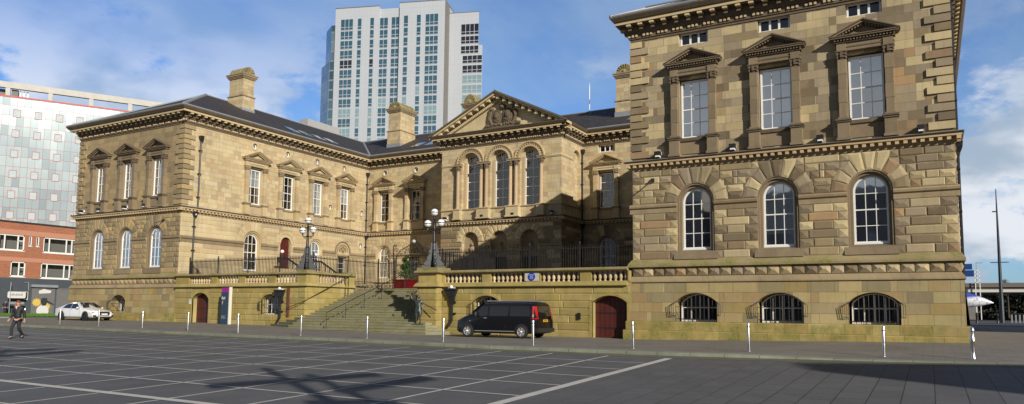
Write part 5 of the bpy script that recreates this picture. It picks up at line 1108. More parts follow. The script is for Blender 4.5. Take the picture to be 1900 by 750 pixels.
RG = [[(-2.41, .50, .26), (-2.47, .66, .40), (-2.47, .64, .74), (-2.44, .58, .82), (-2.41, .4, .85), (-2.43, 0, .87)],
      [(-2.28, .76, .23), (-2.34, .88, .36), (-2.30, .87, .84), (-2.24, .79, .94), (-2.2, .5, .99), (-2.2, 0, 1.01)],
      [(-1.85, .82, .22), (-1.85, .945, .33), (-1.85, .94, .98), (-1.85, .86, 1.08), (-1.85, .55, 1.13), (-1.85, 0, 1.15)],
      [(-1.42, .82, .22), (-1.42, .95, .33), (-1.42, .95, 1.04), (-1.42, .875, 1.20), (-1.50, .6, 1.27), (-1.60, 0, 1.29)],
      [(-.62, .82, .22), (-.62, .95, .33), (-.62, .955, 1.05), (-.70, .81, 1.72), (-.72, .58, 1.84), (-.80, 0, 1.87)],
      [(.2, .82, .22), (.2, .955, .33), (.2, .96, 1.05), (.2, .82, 1.78), (.2, .6, 1.88), (.2, 0, 1.91)],
      [(1.6, .82, .22), (1.6, .955, .33), (1.6, .96, 1.05), (1.6, .82, 1.77), (1.6, .6, 1.87), (1.6, 0, 1.90)],
      [(2.24, .82, .24), (2.28, .94, .36), (2.30, .945, 1.05), (2.20, .81, 1.73), (2.2, .58, 1.84), (2.2, 0, 1.87)],
      [(2.44, .76, .28), (2.50, .86, .40), (2.47, .87, 1.05), (2.34, .76, 1.68), (2.30, .55, 1.78), (2.30, 0, 1.81)]]
loft(RG, M['vanpaint'], 'body', van)
yv_ = lambda z: .958 - max(0, z - 1.05) * .195
pan(van, 'side_window', M['tint'], [(-1.22, 1.12), (-.42, 1.12), (-.42, 1.62), (-.80, 1.62)], yv_); pan(van, 'side_window', M['tint'], [(-.30, 1.12), (.82, 1.12), (.82, 1.62), (-.30, 1.62)], yv_); pan(van, 'side_window', M['tint'], [(.92, 1.12), (2.06, 1.12), (2.0, 1.62), (.92, 1.62)], yv_)
for x in (-.36, .87): pan(van, 'door_seam', M['plastic'], [(x - .006, .36), (x + .006, .36), (x + .006, 1.68), (x - .006, 1.68)], yv_, .004)
pan(van, 'sill_strip', M['alloy'], [(-1.18, .335), (1.20, .335), (1.20, .36), (-1.18, .36)], lambda z: .955, .03); pan(van, 'tail_lamp', M['tail'], [(2.22, .98), (2.31, .98), (2.26, 1.62), (2.18, 1.62)], lambda z: .935 - max(0, z - 1.05) * .195, .03)
mb = MB(); [mb.add([(2.485, s * .72, .98), (2.475, s * .885, .98), (2.36, s * .80, 1.62), (2.37, s * .70, 1.62), (2.30, s * .95, .98), (2.2, s * .83, 1.62)], [(0, 1, 2, 3), (1, 4, 5, 2)]) for s in (-1, 1)]; mb.build('tail_lamp', M['tail'], van, world=False)
pan(van, 'reversing_lamp', M['lens'], [(2.235, 1.08), (2.31, 1.08), (2.30, 1.22), (2.235, 1.22)], lambda z: .935 - max(0, z - 1.05) * .195, .036)
mb = MB(); mb.add([(-1.50, -.80, 1.235), (-1.50, .80, 1.235), (-.80, .70, 1.79), (-.80, -.70, 1.79)], [(0, 1, 2, 3)]); mb.v = [(x - .02, y, z + .035) for x, y, z in mb.v]; mb.build('windscreen', M['tint'], van, world=False)
mb = MB(); mb.add([(2.478, -.70, 1.12), (2.478, .70, 1.12), (2.365, .66, 1.64), (2.365, -.66, 1.64)], [(0, 1, 2, 3)]); mb.v = [(x + .012, y, z) for x, y, z in mb.v]; mb.build('rear_window', M['tint'], van, world=False)
mb = MB(); mb.box(2.49, 2.505, -.26, .26, .84, .955); q = mb.build('number_plate', M['plateY'], van, world=False); mb = MB(); [mb.box(2.506, 2.509, -.22 + i * .062, -.185 + i * .062, .865, .93) for i in range(7)]; mb.build('lettering', M['dark'], q, world=False)
mb = MB(); mb.box(2.30, 2.56, -.90, .90, .32, .52); mb.box(2.45, 2.53, -.03, .03, .98, 1.02); mb.build('bumper', M['plastic'], van, world=False)
mb = MB(); [mb.ball((-1.08, s * 1.06, 1.20), .12, 10, 8, sx=.7, sy=.8, sz=1.3) for s in (-1, 1)]; mb.build('wing_mirror', M['plastic'], van, world=False)
pan(van, 'door_handle', M['alloy'], [(-.62, 1.0), (-.46, 1.0), (-.46, 1.03), (-.62, 1.03)], lambda z: .96, .03); pan(van, 'side_repeater', M['lens'], [(-1.52, .84), (-1.46, .84), (-1.46, .875), (-1.52, .875)], lambda z: .946, .015)
mb = MB(); [mb.add([(-2.475, s * .36, .66), (-2.40, s * .70, .68), (-2.26, s * .885, .86), (-2.34, s * .62, .90)], [(0, 1, 2, 3)]) for s in (-1, 1)]; mb.v = [(x - .012, y * 1.01, z) for x, y, z in mb.v]; mb.build('headlamp', M['lens'], van, world=False)
mb = MB(); [mb.box(-.6 + i, -.5 + i, s * .58 - .02, s * .58 + .02, 1.86, 1.90) for i in (0, 1.3, 2.5) for s in (-1, 1)]; [mb.box(-.65, 2.1, s * .60 - .02, s * .60 + .02, 1.885, 1.915) for s in (-1, 1)]; mb.build('roof_rail', M['alloy'], van, world=False)
arches(van, (-1.62, 1.62), .33, .964, M['plastic'])
for x in (-1.62, 1.62):
    for s in (-1, 1): wheel(van, x, s * .900, .33, .215, s, M['alloy'], 6)
xc, yc = -59.1, 34.55
car = thing('white_saloon_car', 'pearl white saloon car with black grille parked beside the left wing', 'car', (xc, yc, pave_z(xc, yc - .8) + .0), R(3))
CR = [[(2.44, .50, .30), (2.47, .62, .42), (2.48, .62, .62), (2.46, .55, .70), (2.44, .4, .73), (2.46, 0, .74)],
      [(2.26, .74, .22), (2.30, .88, .34), (2.28, .88, .62), (2.20, .78, .74), (2.2, .5, .80), (2.22, 0, .82)],
      [(1.6, .80, .20), (1.6, .93, .32), (1.6, .93, .74), (1.6, .84, .87), (1.6, .5, .93), (1.6, 0, .95)],
      [(1.0, .80, .20), (1.0, .935, .32), (1.0, .935, .80), (.98, .84, .94), (1.02, .5, 1.01), (1.10, 0, 1.03)],
      [(.15, .80, .20), (.15, .94, .32), (.15, .94, .86), (.10, .66, 1.36), (.10, .45, 1.43), (.14, 0, 1.45)],
      [(-.75, .80, .20), (-.75, .94, .32), (-.75, .94, .88), (-.75, .66, 1.37), (-.75, .45, 1.44), (-.75, 0, 1.46)],
      [(-1.35, .80, .20), (-1.35, .94, .32), (-1.35, .94, .92), (-1.30, .66, 1.27), (-1.30, .45, 1.34), (-1.30, 0, 1.36)],
      [(-1.95, .80, .22), (-1.95, .93, .34), (-1.95, .925, .92), (-1.95, .78, 1.03), (-1.95, .5, 1.07), (-1.95, 0, 1.08)],
      [(-2.38, .72, .26), (-2.42, .84, .40), (-2.44, .82, .88), (-2.40, .70, .98), (-2.40, .5, 1.0), (-2.42, 0, 1.01)]]
loft(CR, M['carwhite'], 'body', car); yc_ = lambda z: .944 - max(0, z - .87) * .57
pan(car, 'side_window', M['tint'], [(.72, .95), (-.38, .95), (-.38, 1.33), (.12, 1.33)], yc_, .012); pan(car, 'side_window', M['tint'], [(-.44, .95), (-1.45, .98), (-1.15, 1.25), (-.80, 1.33), (-.44, 1.33)], yc_, .012)
for x in (-.41, -1.35, .78): pan(car, 'door_seam', M['plastic'], [(x - .004, .36), (x + .004, .36), (x + .004, .88), (x - .004, .88)], lambda z: .944, .003)
mb = MB(); mb.add([(1.02, -.78, .985), (1.02, .78, .985), (.20, .58, 1.395), (.20, -.58, 1.395)], [(0, 1, 2, 3)]); mb.v = [(x + .03, y, z + .035) for x, y, z in mb.v]; mb.build('windscreen', M['tint'], car, world=False)
mb = MB(); mb.add([(2.50, -.40, .42), (2.50, .40, .42), (2.505, .46, .66), (2.48, .38, .72), (2.48, -.38, .72), (2.505, -.46, .66)], [(0, 1, 2, 3, 4, 5)]); [mb.add([(2.44, s * .62, .28), (2.36, s * .84, .28), (2.33, s * .86, .44), (2.46, s * .66, .46)], [(0, 1, 2, 3)]) for s in (-1, 1)]; mb.box(2.42, 2.49, -.62, .62, .20, .34); mb.build('grille', M['plastic'], car, world=False)
mb = MB(); [mb.add([(2.475, s * .56, .60), (2.30, s * .885, .64), (2.24, s * .87, .72), (2.45, s * .56, .70)], [(0, 1, 2, 3)]) for s in (-1, 1)]; mb.v = [(x + .012, y, z) for x, y, z in mb.v]; mb.build('headlamp', M['tint'], car, world=False)
mb = MB(); mb.box(2.505, 2.515, -.25, .25, .46, .57); mb.build('number_plate', M['plateW'], car, world=False); mb = MB(); [mb.ball((.66, s * 1.02, 1.0), .095, 10, 8, sx=.8, sy=1.1, sz=.8) for s in (-1, 1)]; mb.build('wing_mirror', M['carwhite'], car, world=False)
pan(car, 'door_handle', M['alloy'], [(-.30, .86), (-.12, .86), (-.12, .885), (-.30, .885)], lambda z: .944, .02); arches(car, (-1.5, 1.5), .34, .948, M['plastic'])
for x in (-1.5, 1.5):
    for s in (-1, 1): wheel(car, x, s * .892, .34, .22, s, M['dalloy'], 5)
# ---------------------------------------------------------------- people
M['skin'] = plain('skin', (.52, .28, .20), .55, var=.05); M['ginger'] = plain('auburn_hair', (.16, .055, .025), .7); M['dhair'] = plain('dark_hair', (.03, .02, .015), .7); M['jacket'] = plain('black_quilted_jacket', (.018, .018, .022), .6, var=.3, sc=20); M['trouser'] = plain('dark_trousers', (.022, .024, .034), .85); M['shoe'] = plain('black_shoes', (.015, .015, .015), .5); M['shirt'] = plain('pale_shirt', (.55, .56, .58), .8); M['redtop'] = plain('salmon_top', (.42, .13, .10), .8)
def person(loc, rz, label, jmat, tmat, hmat, sc=1.0, walk=.25, collar=True, jlen=.82):
    t = thing('person', label, 'person', loc, rz); t.scale = (sc,) * 3; w = walk
    J = dict(pelvis=(0, 0, .93), waist=(0, 0, 1.08), chest=(0, .0, 1.32), neckb=(0, .0, 1.46), neck=(0, -.01, 1.52), head0=(0, -.025, 1.585), head1=(0, -.03, 1.655), head2=(0, -.015, 1.745), shl=(-.185, 0, 1.42), ell=(-.25, .08 * 1, 1.14), wrl=(-.27, .02 - w * .4, .90), shr=(.185, 0, 1.42), elr=(.25, .10, 1.14), wrr=(.27, .0 + w * .2, .90), hipl=(-.09, 0, .88), knl=(-.10, -.08 - w * .35, .49), anl=(-.09, -w * .55, .085), toel=(-.10, -w * .55 - .15, .04), hipr=(.09, 0, .88), knr=(.09, -.02, .48), anr=(.08, w * .9, .12), toer=(.09, w * .9 - .14, .05))
    body_skin(J, M['skin'], t, 'body', .92); g = .03
    P = [(0, 0, jlen + .06, .175, .14), (0, 0, 1.05, .165, .135), (0, 0, 1.25, .185, .14), (0, .0, 1.40, .16, .12), (0, .01, 1.475, .085, .08)]
    E = [(0, 1), (1, 2), (2, 3), (3, 4)]
    for s in 'lr': k = len(P); a, b, c = J['sh' + s], J['el' + s], J['wr' + s]; P += [(*a, .088), (*b, .073), (*(Vector(b).lerp(Vector(c), .93)), .055)]; E += [(3, k), (k, k + 1), (k + 1, k + 2)]
    skin_mesh('jacket', P, E, jmat, t); P = [(0, 0, .92, .15, .12)]; E = []
    for s in 'lr': k = len(P); a, b, c = J['hip' + s], J['kn' + s], J['an' + s]; P += [(a[0], a[1], a[2] - .05, .105), (*b, .078), (*c, .062)]; E += [(0, k), (k, k + 1), (k + 1, k + 2)]
    skin_mesh('trousers', P, E, tmat, t)
    for s in 'lr': a, b = J['an' + s], J['toe' + s]; skin_mesh('shoe', [(a[0], a[1] + .04, a[2] - .045, .045), (*b, .042)], [(0, 1)], M['shoe'], t)
    if collar: mb = MB(); mb.prism(LOCAL, [(-.05, 1.50), (.05, 1.50), (0, 1.36)], .105, .15); mb.build('shirt', M['shirt'], t, world=False)
    face(t, J, M['skin'], hmat); return t
xp, yp = -38.55, 19.3
person((xp, yp, plaza_z(xp, yp)), R(32), 'person in a black quilted jacket and dark trousers walking across the square', M['jacket'], M['trouser'], M['ginger'], 1.03, .42)
person((-96.6, 46.9, -1.02), R(75), 'person in dark clothes standing left of the white sign board', M['jacket'], M['trouser'], M['dhair'], .93, .1, False)
person((-96.4, 48.15, -1.02), R(60), 'person in a salmon top standing under the white sign board', M['redtop'], M['trouser'], M['dhair'], .93, .1, False)
# ---------------------------------------------------------------- information totem
M['totem'] = plain('totem_slate_blue', (.028, .055, .095), .45); M['purple'] = plain('totem_purple', (.30, .012, .27), .45); M['totemedge'] = plain('totem_cream_edge', (.66, .63, .55), .5)
tt = thing('information_totem', 'slim blue grey information totem with a purple head by the terrace wall', 'sign', (-44.05, 35.95, pave_z(-44.05, 35.95)))
mb = MB(); mb.box(-.47, .34, -.11, .11, 0, 2.30); mb.build('panel', M['totem'], tt, world=False); mb = MB(); mb.box(-.40, .34, -.112, .112, 2.301, 2.62); mb.build('header', M['purple'], tt, world=False); mb = MB(); mb.box(.341, .42, -.115, .115, 0, 2.66); mb.build('edge', M['totemedge'], tt, world=False)
text_mesh('lettering', "Bel", .30, M['white'], tt, (-.40, -.118, 1.78), (R(90), 0, 0)); text_mesh('lettering', "f", .36, M['white'], tt, (-.34, -.118, 1.42), (R(90), 0, 0))
mb = MB(); [mb.box(-.38 + (i % 2) * .03, .12 - (i % 3) * .08, -.116, -.112, .42 + i * .055, .445 + i * .055) for i in range(4)]; mb.build('lettering', M['lens'], tt, world=False)
# ---------------------------------------------------------------- brick and mirrored buildings far left
def bricks():
    m = NT('orange_brick'); p = m.pos(); sp = m.new('ShaderNodeSeparateXYZ'); m.link(p, sp.inputs[0]); c = m.new('ShaderNodeCombineXYZ'); m.inp(c, 0, m.math('ADD', sp.outputs[0], sp.outputs[1])); m.link(sp.outputs[2], c.inputs[1])
    b = m.new('ShaderNodeTexBrick'); m.link(c.outputs[0], b.inputs['Vector']); b.inputs['Scale'].default_value = 1; b.inputs['Brick Width'].default_value = .23; b.inputs['Row Height'].default_value = .078; b.inputs['Mortar Size'].default_value = .008
    b.inputs['Color1'].default_value = (.26, .075, .036, 1); b.inputs['Color2'].default_value = (.36, .13, .065, 1); b.inputs['Mortar'].default_value = (.36, .22, .15, 1)
    return m.out(m.mix(m.rng(m.noise(p, .5, 5), .4, .7, 0, .4), b.outputs['Color'], (.46, .16, .07)), .9)
M['brick'] = bricks(); M['render'] = plain('dark_grey_render', (.060, .070, .085), .8, var=.25, sc=.8); M['band'] = plain('salmon_band', (.47, .22, .14), .85, var=.12); M['shutter'] = plain('roller_shutter', (.15, .145, .145), .6, var=.15, sc=2); M['yellow'] = plain('mural_yellow', (.62, .44, .09), .8); M['muralwhite'] = plain('mural_white', (.62, .60, .58), .8); M['muralblack'] = plain('mural_black', (.03, .03, .035), .8)
bb_ = thing('brick_building', 'orange brick building with white framed windows and a dark grey ground floor at far left', 'building', (-110, 52, -1.1)); FX = px(-98)
wn = [(40.2, 43.4, 6.8, 8.72), (46.3, 49.25, 6.8, 8.72), (51.5, 56.3, 6.8, 8.72), (47.85, 49.55, 3.6, 5.42), (51.4, 56.3, 3.52, 5.42), (40.5, 44.5, 3.6, 5.42), (49.75, 50.1, 7.5, 8.74), (50.62, 50.97, 7.5, 8.74)]
mb = MB(); panel(mb, FX, rect(28, 80, 3.42, 10.3), [rect(*w) for w in wn], depth=.3); panel(mb, front(28), rect(-124, -98, 3.42, 10.3), []); mb.box(-124, -98.6, 28.6, 80, 10.0, 10.25); mb.build('wall', M['brick'], bb_, recalc=False)
mb = MB(); mb.fbox(FX, 28, 80, -.5, .03, -1.6, 3.42); mb.fbox(front(28), -124, -98, -.5, .03, -1.6, 3.42); mb.build('ground_floor', M['render'], bb_)
mb = MB(); [mb.fbox(FX, 28, 80, -.1, .03, z, z + h) for z, h in ((8.74, .62), (5.44, .52))]; mb.build('band', M['band'], bb_); mb = MB(); mb.fbox(FX, 28, 80, -.4, .12, 10.25, 10.42); mb.build('coping', M['muralblack'], bb_)
for y0, y1, z0, z1 in wn:
    mb = MB(); t_ = .09 if y1 - y0 < 1 else .13; [mb.fbox(FX, *a, -.14, -.04, *b) for a, b in (((y0, y0 + t_), (z0, z1)), ((y1 - t_, y1), (z0, z1)), ((y0, y1), (z0, z0 + t_)), ((y0, y1), (z1 - t_, z1)))]
    if y1 - y0 > 1:
        for u in ([y0 + .75, y1 - .75, y0 + 2.9, y0 + 3.6] if y1 - y0 > 4 else [y1 - .72] + ([y0 + .7] if y1 - y0 > 2 else [])): mb.fbox(FX, u - .07, u + .07, -.14, -.045, z0, z1)
        mb.fbox(FX, y1 - .7, y1, -.14, -.045, z1 - .75, z1 - .65)
    mb.fbox(FX, y0 - .06, y1 + .06, -.1, .06, z0 - .1, z0 - .005); f = mb.build('window', M['white'], bb_); mb = MB(); mb.add([FX(y0, -.10, z0), FX(y1, -.10, z0), FX(y1, -.10, z1), FX(y0, -.10, z1)], [(0, 1, 2, 3)]); mb.build('pane', M['glass'], f, recalc=False)
mb = MB(); mb.box(-123, -99.0, 29, 79, -1, 9.9); mb.build('inner_wall', plain('pale_room', (.30, .29, .27), .9), bb_)
mb = MB(); mb.fbox(FX, 50.5, 53.3, .03, .05, -.95, 2.35); sh2 = mb.build('roller_shutter', M['shutter'], bb_); mb = MB(); mb.fbox(FX, 50.3, 53.5, .03, .35, 2.36, 2.68); mb.build('shutter_box', M['lead'], bb_)
mb = MB(); [mb.fbox(FX, 53.5, 55.2, .03, .06, a, b) for a, b in ((-.95, 2.3),)]; mb.fbox(FX, 53.5, 55.2, .06, .1, 2.2, 2.3); mb.build('door', M['shutter'], bb_)
mb = MB(); mb.fbox(FX, 49.6, 50.05, .03, .08, .75, 1.75); mb.build('window_frame', M['totemedge'], bb_); mb = MB(); mb.fbox(FX, 49.7, 49.98, .08, .09, .9, 1.7); mb.build('vent', M['muralblack'], bb_); mb = MB(); mb.path([FX(49.5, .12, 2.9), FX(50.0, .12, 2.9), FX(50.05, .12, 1.9)], .05, 6); mb.build('flue_pipe', M['lead'], bb_)
mural = MB()
def star(cu, cz, r0, r1, n, d, mt): mural.prism(FX, [(cu + (r1 if i % 2 else r0) * math.cos(math.pi * i / n), cz + (r1 if i % 2 else r0) * .9 * math.sin(math.pi * i / n)) for i in range(2 * n)], d, d + .008, mt)
star(51.15, .45, .62, .42, 11, .051, 0); star(52.35, -.05, .55, .36, 10, .052, 0); mural.prism(FX, disc(51.9, -.62, .75, 18), .060, .066, 1); mural.prism(FX, disc(52.0, .62, .42, 14), .068, .074, 2)
mural.prism(FX, [(51.7, 1.0), (52.4, 1.0), (52.3, .1), (51.85, .0)], .075, .080, 2); mural.prism(FX, [(52.3, .75), (53.2, .30), (53.25, .1), (52.3, .5)], .081, .086, 2); mural.prism(FX, [(51.35, 1.55), (52.75, 1.65), (52.85, 1.95), (51.9, 2.15), (51.3, 1.9)], .068, .074, 1); mural.build('mural', [M['yellow'], M['muralwhite'], M['muralblack']], sh2)
sb = thing('sign_board', 'white rounded sign board on a slim grey post before the dark grey wall', 'sign', (-97.0, 47.8, -1.02)); mb = MB(); mb.tube((-97.0, 47.55, -1.02), (-97.0, 47.55, 2.85), .05, 8); mb.build('post', M['lead'], sb); mb = MB(); rr = [(47.25 + .12, .92), (49.3 - .12, .92), (49.3, 1.04), (49.3, 1.6), (49.18, 1.72), (47.37, 1.72), (47.25, 1.6), (47.25, 1.04)]; mb.prism(px(-97.0), rr, -.02, .03); bd = mb.build('board', M['muralwhite'], sb)
mb = MB(); [mb.fbox(px(-97), 47.55 + .16 * i, 47.66 + .16 * i, .03, .036, 1.22 + .02 * (i % 2), 1.40 + .05 * (i % 3)) for i in range(9)]; mb.build('lettering', M['lead'], bd); mb = MB(); mb.fbox(px(-97), 47.5, 49.2, -.01, .03, .18, .48); mb.build('lower_board', M['lead'], sb)
def panels_mat():
    m = NT('mirrored_panels'); tcx = m.new('ShaderNodeTexCoord'); sp = m.new('ShaderNodeSeparateXYZ'); m.link(tcx.outputs['Object'], sp.inputs[0])
    gx_ = m.math('FRACT', m.math('MULTIPLY', m.math('ADD', sp.outputs[0], .65), 1 / .843)); gz = m.math('FRACT', m.math('MULTIPLY', m.math('ADD', sp.outputs[2], -.62), 1 / 1.43))
    ln = m.math('MAXIMUM', m.math('LESS_THAN', gx_, .055), m.math('LESS_THAN', gz, .04)); wn_ = m.new('ShaderNodeTexWhiteNoise'); c = m.new('ShaderNodeCombineXYZ'); m.inp(c, 0, m.math('FLOOR', m.math('MULTIPLY', m.math('ADD', sp.outputs[0], .65), 1 / .843))); m.inp(c, 1, m.math('FLOOR', m.math('MULTIPLY', m.math('ADD', sp.outputs[2], -.62), 1 / 1.43))); m.link(c.outputs[0], wn_.inputs['Vector'])
    col = m.ramp(wn_.outputs['Value'], [(0, (.29, .36, .38)), (.5, (.36, .44, .45)), (1, (.44, .50, .50))]); col = m.mix(m.rng(m.noise(tcx.outputs['Object'], .16, 4, .6), .42, .66, 0, .45), col, (.25, .32, .36))
    col = m.mix(ln, col, (.36, .17, .19)); v = m.new('ShaderNodeCombineXYZ'); m.inp(v, 0, m.math('MULTIPLY', wn_.outputs['Value'], .03)); m.inp(v, 2, m.math('MULTIPLY', wn_.outputs['Color'], .02))
    g = m.new('ShaderNodeNewGeometry'); va = m.new('ShaderNodeVectorMath', operation='ADD'); m.link(g.outputs['Normal'], va.inputs[0]); m.link(v.outputs[0], va.inputs[1]); m.link(va.outputs[0], m.b.inputs['Normal'])
    return m.out(col, .16, Metallic=.35)
M['panels'] = panels_mat(); M['redtrim'] = plain('red_trim', (.40, .035, .03), .5)
of = thing('office_block', 'office block clad in pale mirrored panels with red framed windows and an open concrete crown', 'building', (-110.23, 52.93, 0), math.atan2(.86475, .50221))
B2 = lambda mb, n, m, p=of, **k: mb.build(n, m, p, world=False, **k)
mb = MB(); mb.box(-30, 24, 0, 22, -1, 29.0); B2(mb, 'wall', M['panels']); mb = MB(); mb.box(-30, 24, -.06, .3, 28.95, 29.18); B2(mb, 'red_coping', M['redtrim']); mb = MB(); mb.box(-30, 24, -.08, .5, 30.25, 31.1)
for i in range(-5, 5): x = -1.0 + 5.05 * i; mb.box(x - .27, x + .27, -.05, .45, 29.17, 30.26)
B2(mb, 'concrete_crown', M['concrete']); mb = MB(); mb.box(-9, -1.4, 1.0, 8, 29.1, 30.2); mb.box(-.6, .2, .5, 2, 29.1, 30.2); B2(mb, 'plant_room', M['dconcrete'])
mb = MB(); [mb.box(.35 + i * .45, .47 + i * .45, .6, .7, 29.1, 30.15) for i in range(3)]; mb.tube((.3, .65, 29.2), (1.3, .65, 30.1), .05); mb.tube((.3, .65, 29.9), (1.3, .65, 29.3), .05); B2(mb, 'antenna_bracket', M['white'])
for i in range(-3, 7):
    for j in range(7):
        x, z = -.2 + 2.53 * i, 26.22 - 2.86 * j; mb = MB(); [mb.box(*b) for b in ((x, x + .9, -.05, .02, z, z + .06), (x, x + .9, -.05, .02, z + 1.04, z + 1.1), (x, x + .06, -.05, .02, z + .06, z + 1.04), (x + .84, x + .9, -.05, .02, z + .06, z + 1.04))]; f = B2(mb, 'window', M['redtrim']); mb = MB(); mb.box(x + .061, x + .839, -.02, .01, z + .061, z + 1.039); mb.build('pane', M['panepale'] if 'panepale' in M else M.setdefault('panepale', coated('pale_window_pane', (.42, .50, .52), .15)), f, world=False)
# ---------------------------------------------------------------- white residential tower
def vprism(mb, plan, z0, z1): n = len(plan); mb.add([(x, y, z0) for x, y in plan] + [(x, y, z1) for x, y in plan], [tuple(range(n)), tuple(range(n, 2 * n))] + [(i, (i + 1) % n, n + (i + 1) % n, n + i) for i in range(n)])
M['cladding'] = plain('white_cladding', (.50, .52, .55), .45, var=.05, sc=.3)
def clad():
    m = NT('white_cladding_panels'); tcx = m.new('ShaderNodeTexCoord'); sp = m.new('ShaderNodeSeparateXYZ'); m.link(tcx.outputs['Object'], sp.inputs[0]); g = m.math('LESS_THAN', m.math('FRACT', m.math('MULTIPLY', m.math('ADD', sp.outputs[0], sp.outputs[1]), 1 / 1.25)), .05); h = m.math('LESS_THAN', m.math('FRACT', m.math('MULTIPLY', m.math('SUBTRACT', sp.outputs[2], 81.3), 1 / 1.46)), .05)
    col = m.mix(m.math('MULTIPLY', m.math('MAXIMUM', g, h), .5), m.mix(m.noise(tcx.outputs['Object'], .12, 4), (.42, .45, .49), (.49, .52, .56)), (.34, .37, .40)); return m.out(col, .4)
M['clad'] = clad(); M['tglass'] = coated('tower_window_glass', (.035, .10, .15), .12); M['tpale'] = coated('tower_pale_glass', (.20, .31, .34), .15); M['tdark'] = coated('tower_dark_glass', (.016, .02, .03), .15)
tw = thing('residential_tower', 'tall white clad residential tower with a stepped glass corner far behind the building', 'tower', (-118.26, 167.51, 0), R(19.213))
B3 = lambda mb, n, m, p=tw, **k: mb.build(n, m, p, world=False, **k)
mb = MB(); mb.box(-33.5, -20.0, 0, 18, -2, 88.4); mb.box(-19.999, -13.701, .6, 17.9, -2, 87.7); mb.box(-13.7, 0, 0, 17.8, -2, 88.9); vprism(mb, [(.001, 4.4), (8.95, 4.4), (4, 17), (.001, 17)], -2, 86.6); vprism(mb, [(.002, 4.42), (10.1, 4.42), (5, 16.9), (.002, 16.9)], -2, 76.6); B3(mb, 'wall', M['clad'])
mb = MB(); [mb.box(*b) for b in ((-33.6, -20.0, -.12, 18, 88.4, 88.6), (-13.8, .1, -.12, 18, 88.9, 89.1), (.1, 9.0, 4.3, 4.7, 86.6, 86.75), (.02, .14, -.05, 4.3, -2, 88.8))]; B3(mb, 'parapet', M['dconcrete'])
def bands():
    m = NT('banded_glass'); tcx = m.new('ShaderNodeTexCoord'); sp = m.new('ShaderNodeSeparateXYZ'); m.link(tcx.outputs['Object'], sp.inputs[0]); f = m.math('FRACT', m.math('MULTIPLY', m.math('SUBTRACT', sp.outputs[2], 81.3), 1 / 2.92)); v = m.math('LESS_THAN', m.math('FRACT', m.math('MULTIPLY', m.math('SUBTRACT', sp.outputs[1], sp.outputs[0]), .45)), .07)
    wn_ = m.new('ShaderNodeTexWhiteNoise'); wn_.noise_dimensions = '3D'; c = m.new('ShaderNodeCombineXYZ'); m.inp(c, 0, m.math('FLOOR', m.math('MULTIPLY', m.math('SUBTRACT', sp.outputs[1], sp.outputs[0]), .45))); m.inp(c, 1, m.math('FLOOR', m.math('MULTIPLY', m.math('SUBTRACT', sp.outputs[2], 81.3), 1 / 2.92))); m.link(c.outputs[0], wn_.inputs['Vector'])
    col = m.ramp(wn_.outputs['Value'], [(0, (.03, .07, .11)), (.5, (.06, .13, .18)), (1, (.16, .24, .27))]); col = m.mix(m.math('MAXIMUM', m.math('LESS_THAN', f, .16), v), col, (.22, .25, .28)); m.inp(m.b, 'Coat Weight', 1.); m.inp(m.b, 'Coat Roughness', .05); return m.out(col, .3)
M['bands'] = bands()
mb = MB(); vprism(mb, [(-33.49, .4), (-34.9, .6), (-38.5, 5), (-33.49, 14)], -2, 83.6); vprism(mb, [(-33.48, .3), (-35.3, .5), (-39.9, 5.4), (-33.48, 15)], -2, 72.6); B3(mb, 'glass_corner', M['bands'])
cols_t = [(-31.7, -28.0, 3), (-26.45, -25.35, 1), (-22.6, -21.5, 1), (-19.85, -17.45, 2), (-16.25, -13.85, 2), (-12.3, -11.1, 1), (-8.4, -7.25, 1), (-5.75, -2.05, 3)]; wt = []
random.seed(5)
for j in range(16):
    for ci, (x0, x1, n) in enumerate(cols_t):
        z1 = 84.95 if j == 0 else 81.3 - 2.92 * (j - 1); z0 = 81.75 if j == 0 else z1 - 2.35; wt.append((x0, x1, n, z0, z1, .6 if ci in (3, 4) else 0, 'tdark' if (j == 4 and ci in (0, 2)) else ('tpale' if j > 6 and random.random() < .12 + .07 * (j - 6) else 'tglass')))
    x0, x1 = (3.75, 8.9) if j < 3 else (4.3, 10.0); wt.append((x0, x1, 4, z0 - (2 if j == 0 else 1.9) + .2, z1 - 1.9, 4.4, 'tdark' if j < 5 else 'tpale'))
def twin(mb, w):
    x0, x1, n, z0, z1, y, mt = w; mi = {'tglass': 0, 'tpale': 1, 'tdark': 2}[mt]; mb.box(x0, x1, y - .03, y + .02, z0, z1, mi)
    for i in range(1, n): u = x0 + (x1 - x0) * i / n; mb.box(u - .06, u + .06, y - .07, y - .03, z0, z1, 3)
    mb.box(x0, x1, y - .068, y - .032, z0 + .72, z0 + .84, 3); mb.box(x0 - .08, x1 + .08, y - .09, y - .031, z0 - .10, z0, 3)
tm = [M['tglass'], M['tpale'], M['tdark'], M['cladding']]
for w in wt[:100]: mb = MB(); twin(mb, w); B3(mb, 'window', tm)
mb = MB(); [twin(mb, w) for w in wt[100:]]; o = B3(mb, 'window', tm); o['kind'] = 'stuff'
M['pbwall'] = plain('pale_stucco', (.36, .36, .35), .85)
pb = thing('pale_block', 'flat roofed pale concrete block just visible over the slate roof left of the tower', 'building', (-112, 104, -1)); mb = MB(); mb.box(-122, -103.6, 96.4, 112, -1, 34.6); mb.box(-103.59, -101.4, 99.4, 108, -1, 35.9); mb.build('wall', M['pbwall'], pb); mb = MB(); mb.box(-122.1, -103.5, 96.3, 112, 34.6, 34.8); [mb.box(x, x + .05, 96.32, 96.38, 34.8, 35.5) for x in frange(-122, -104, 18)]; mb.box(-122, -104, 96.33, 96.37, 35.45, 35.5); mb.build('roof_railing', M['lead'], pb)
mb = MB(); xa = -28.85
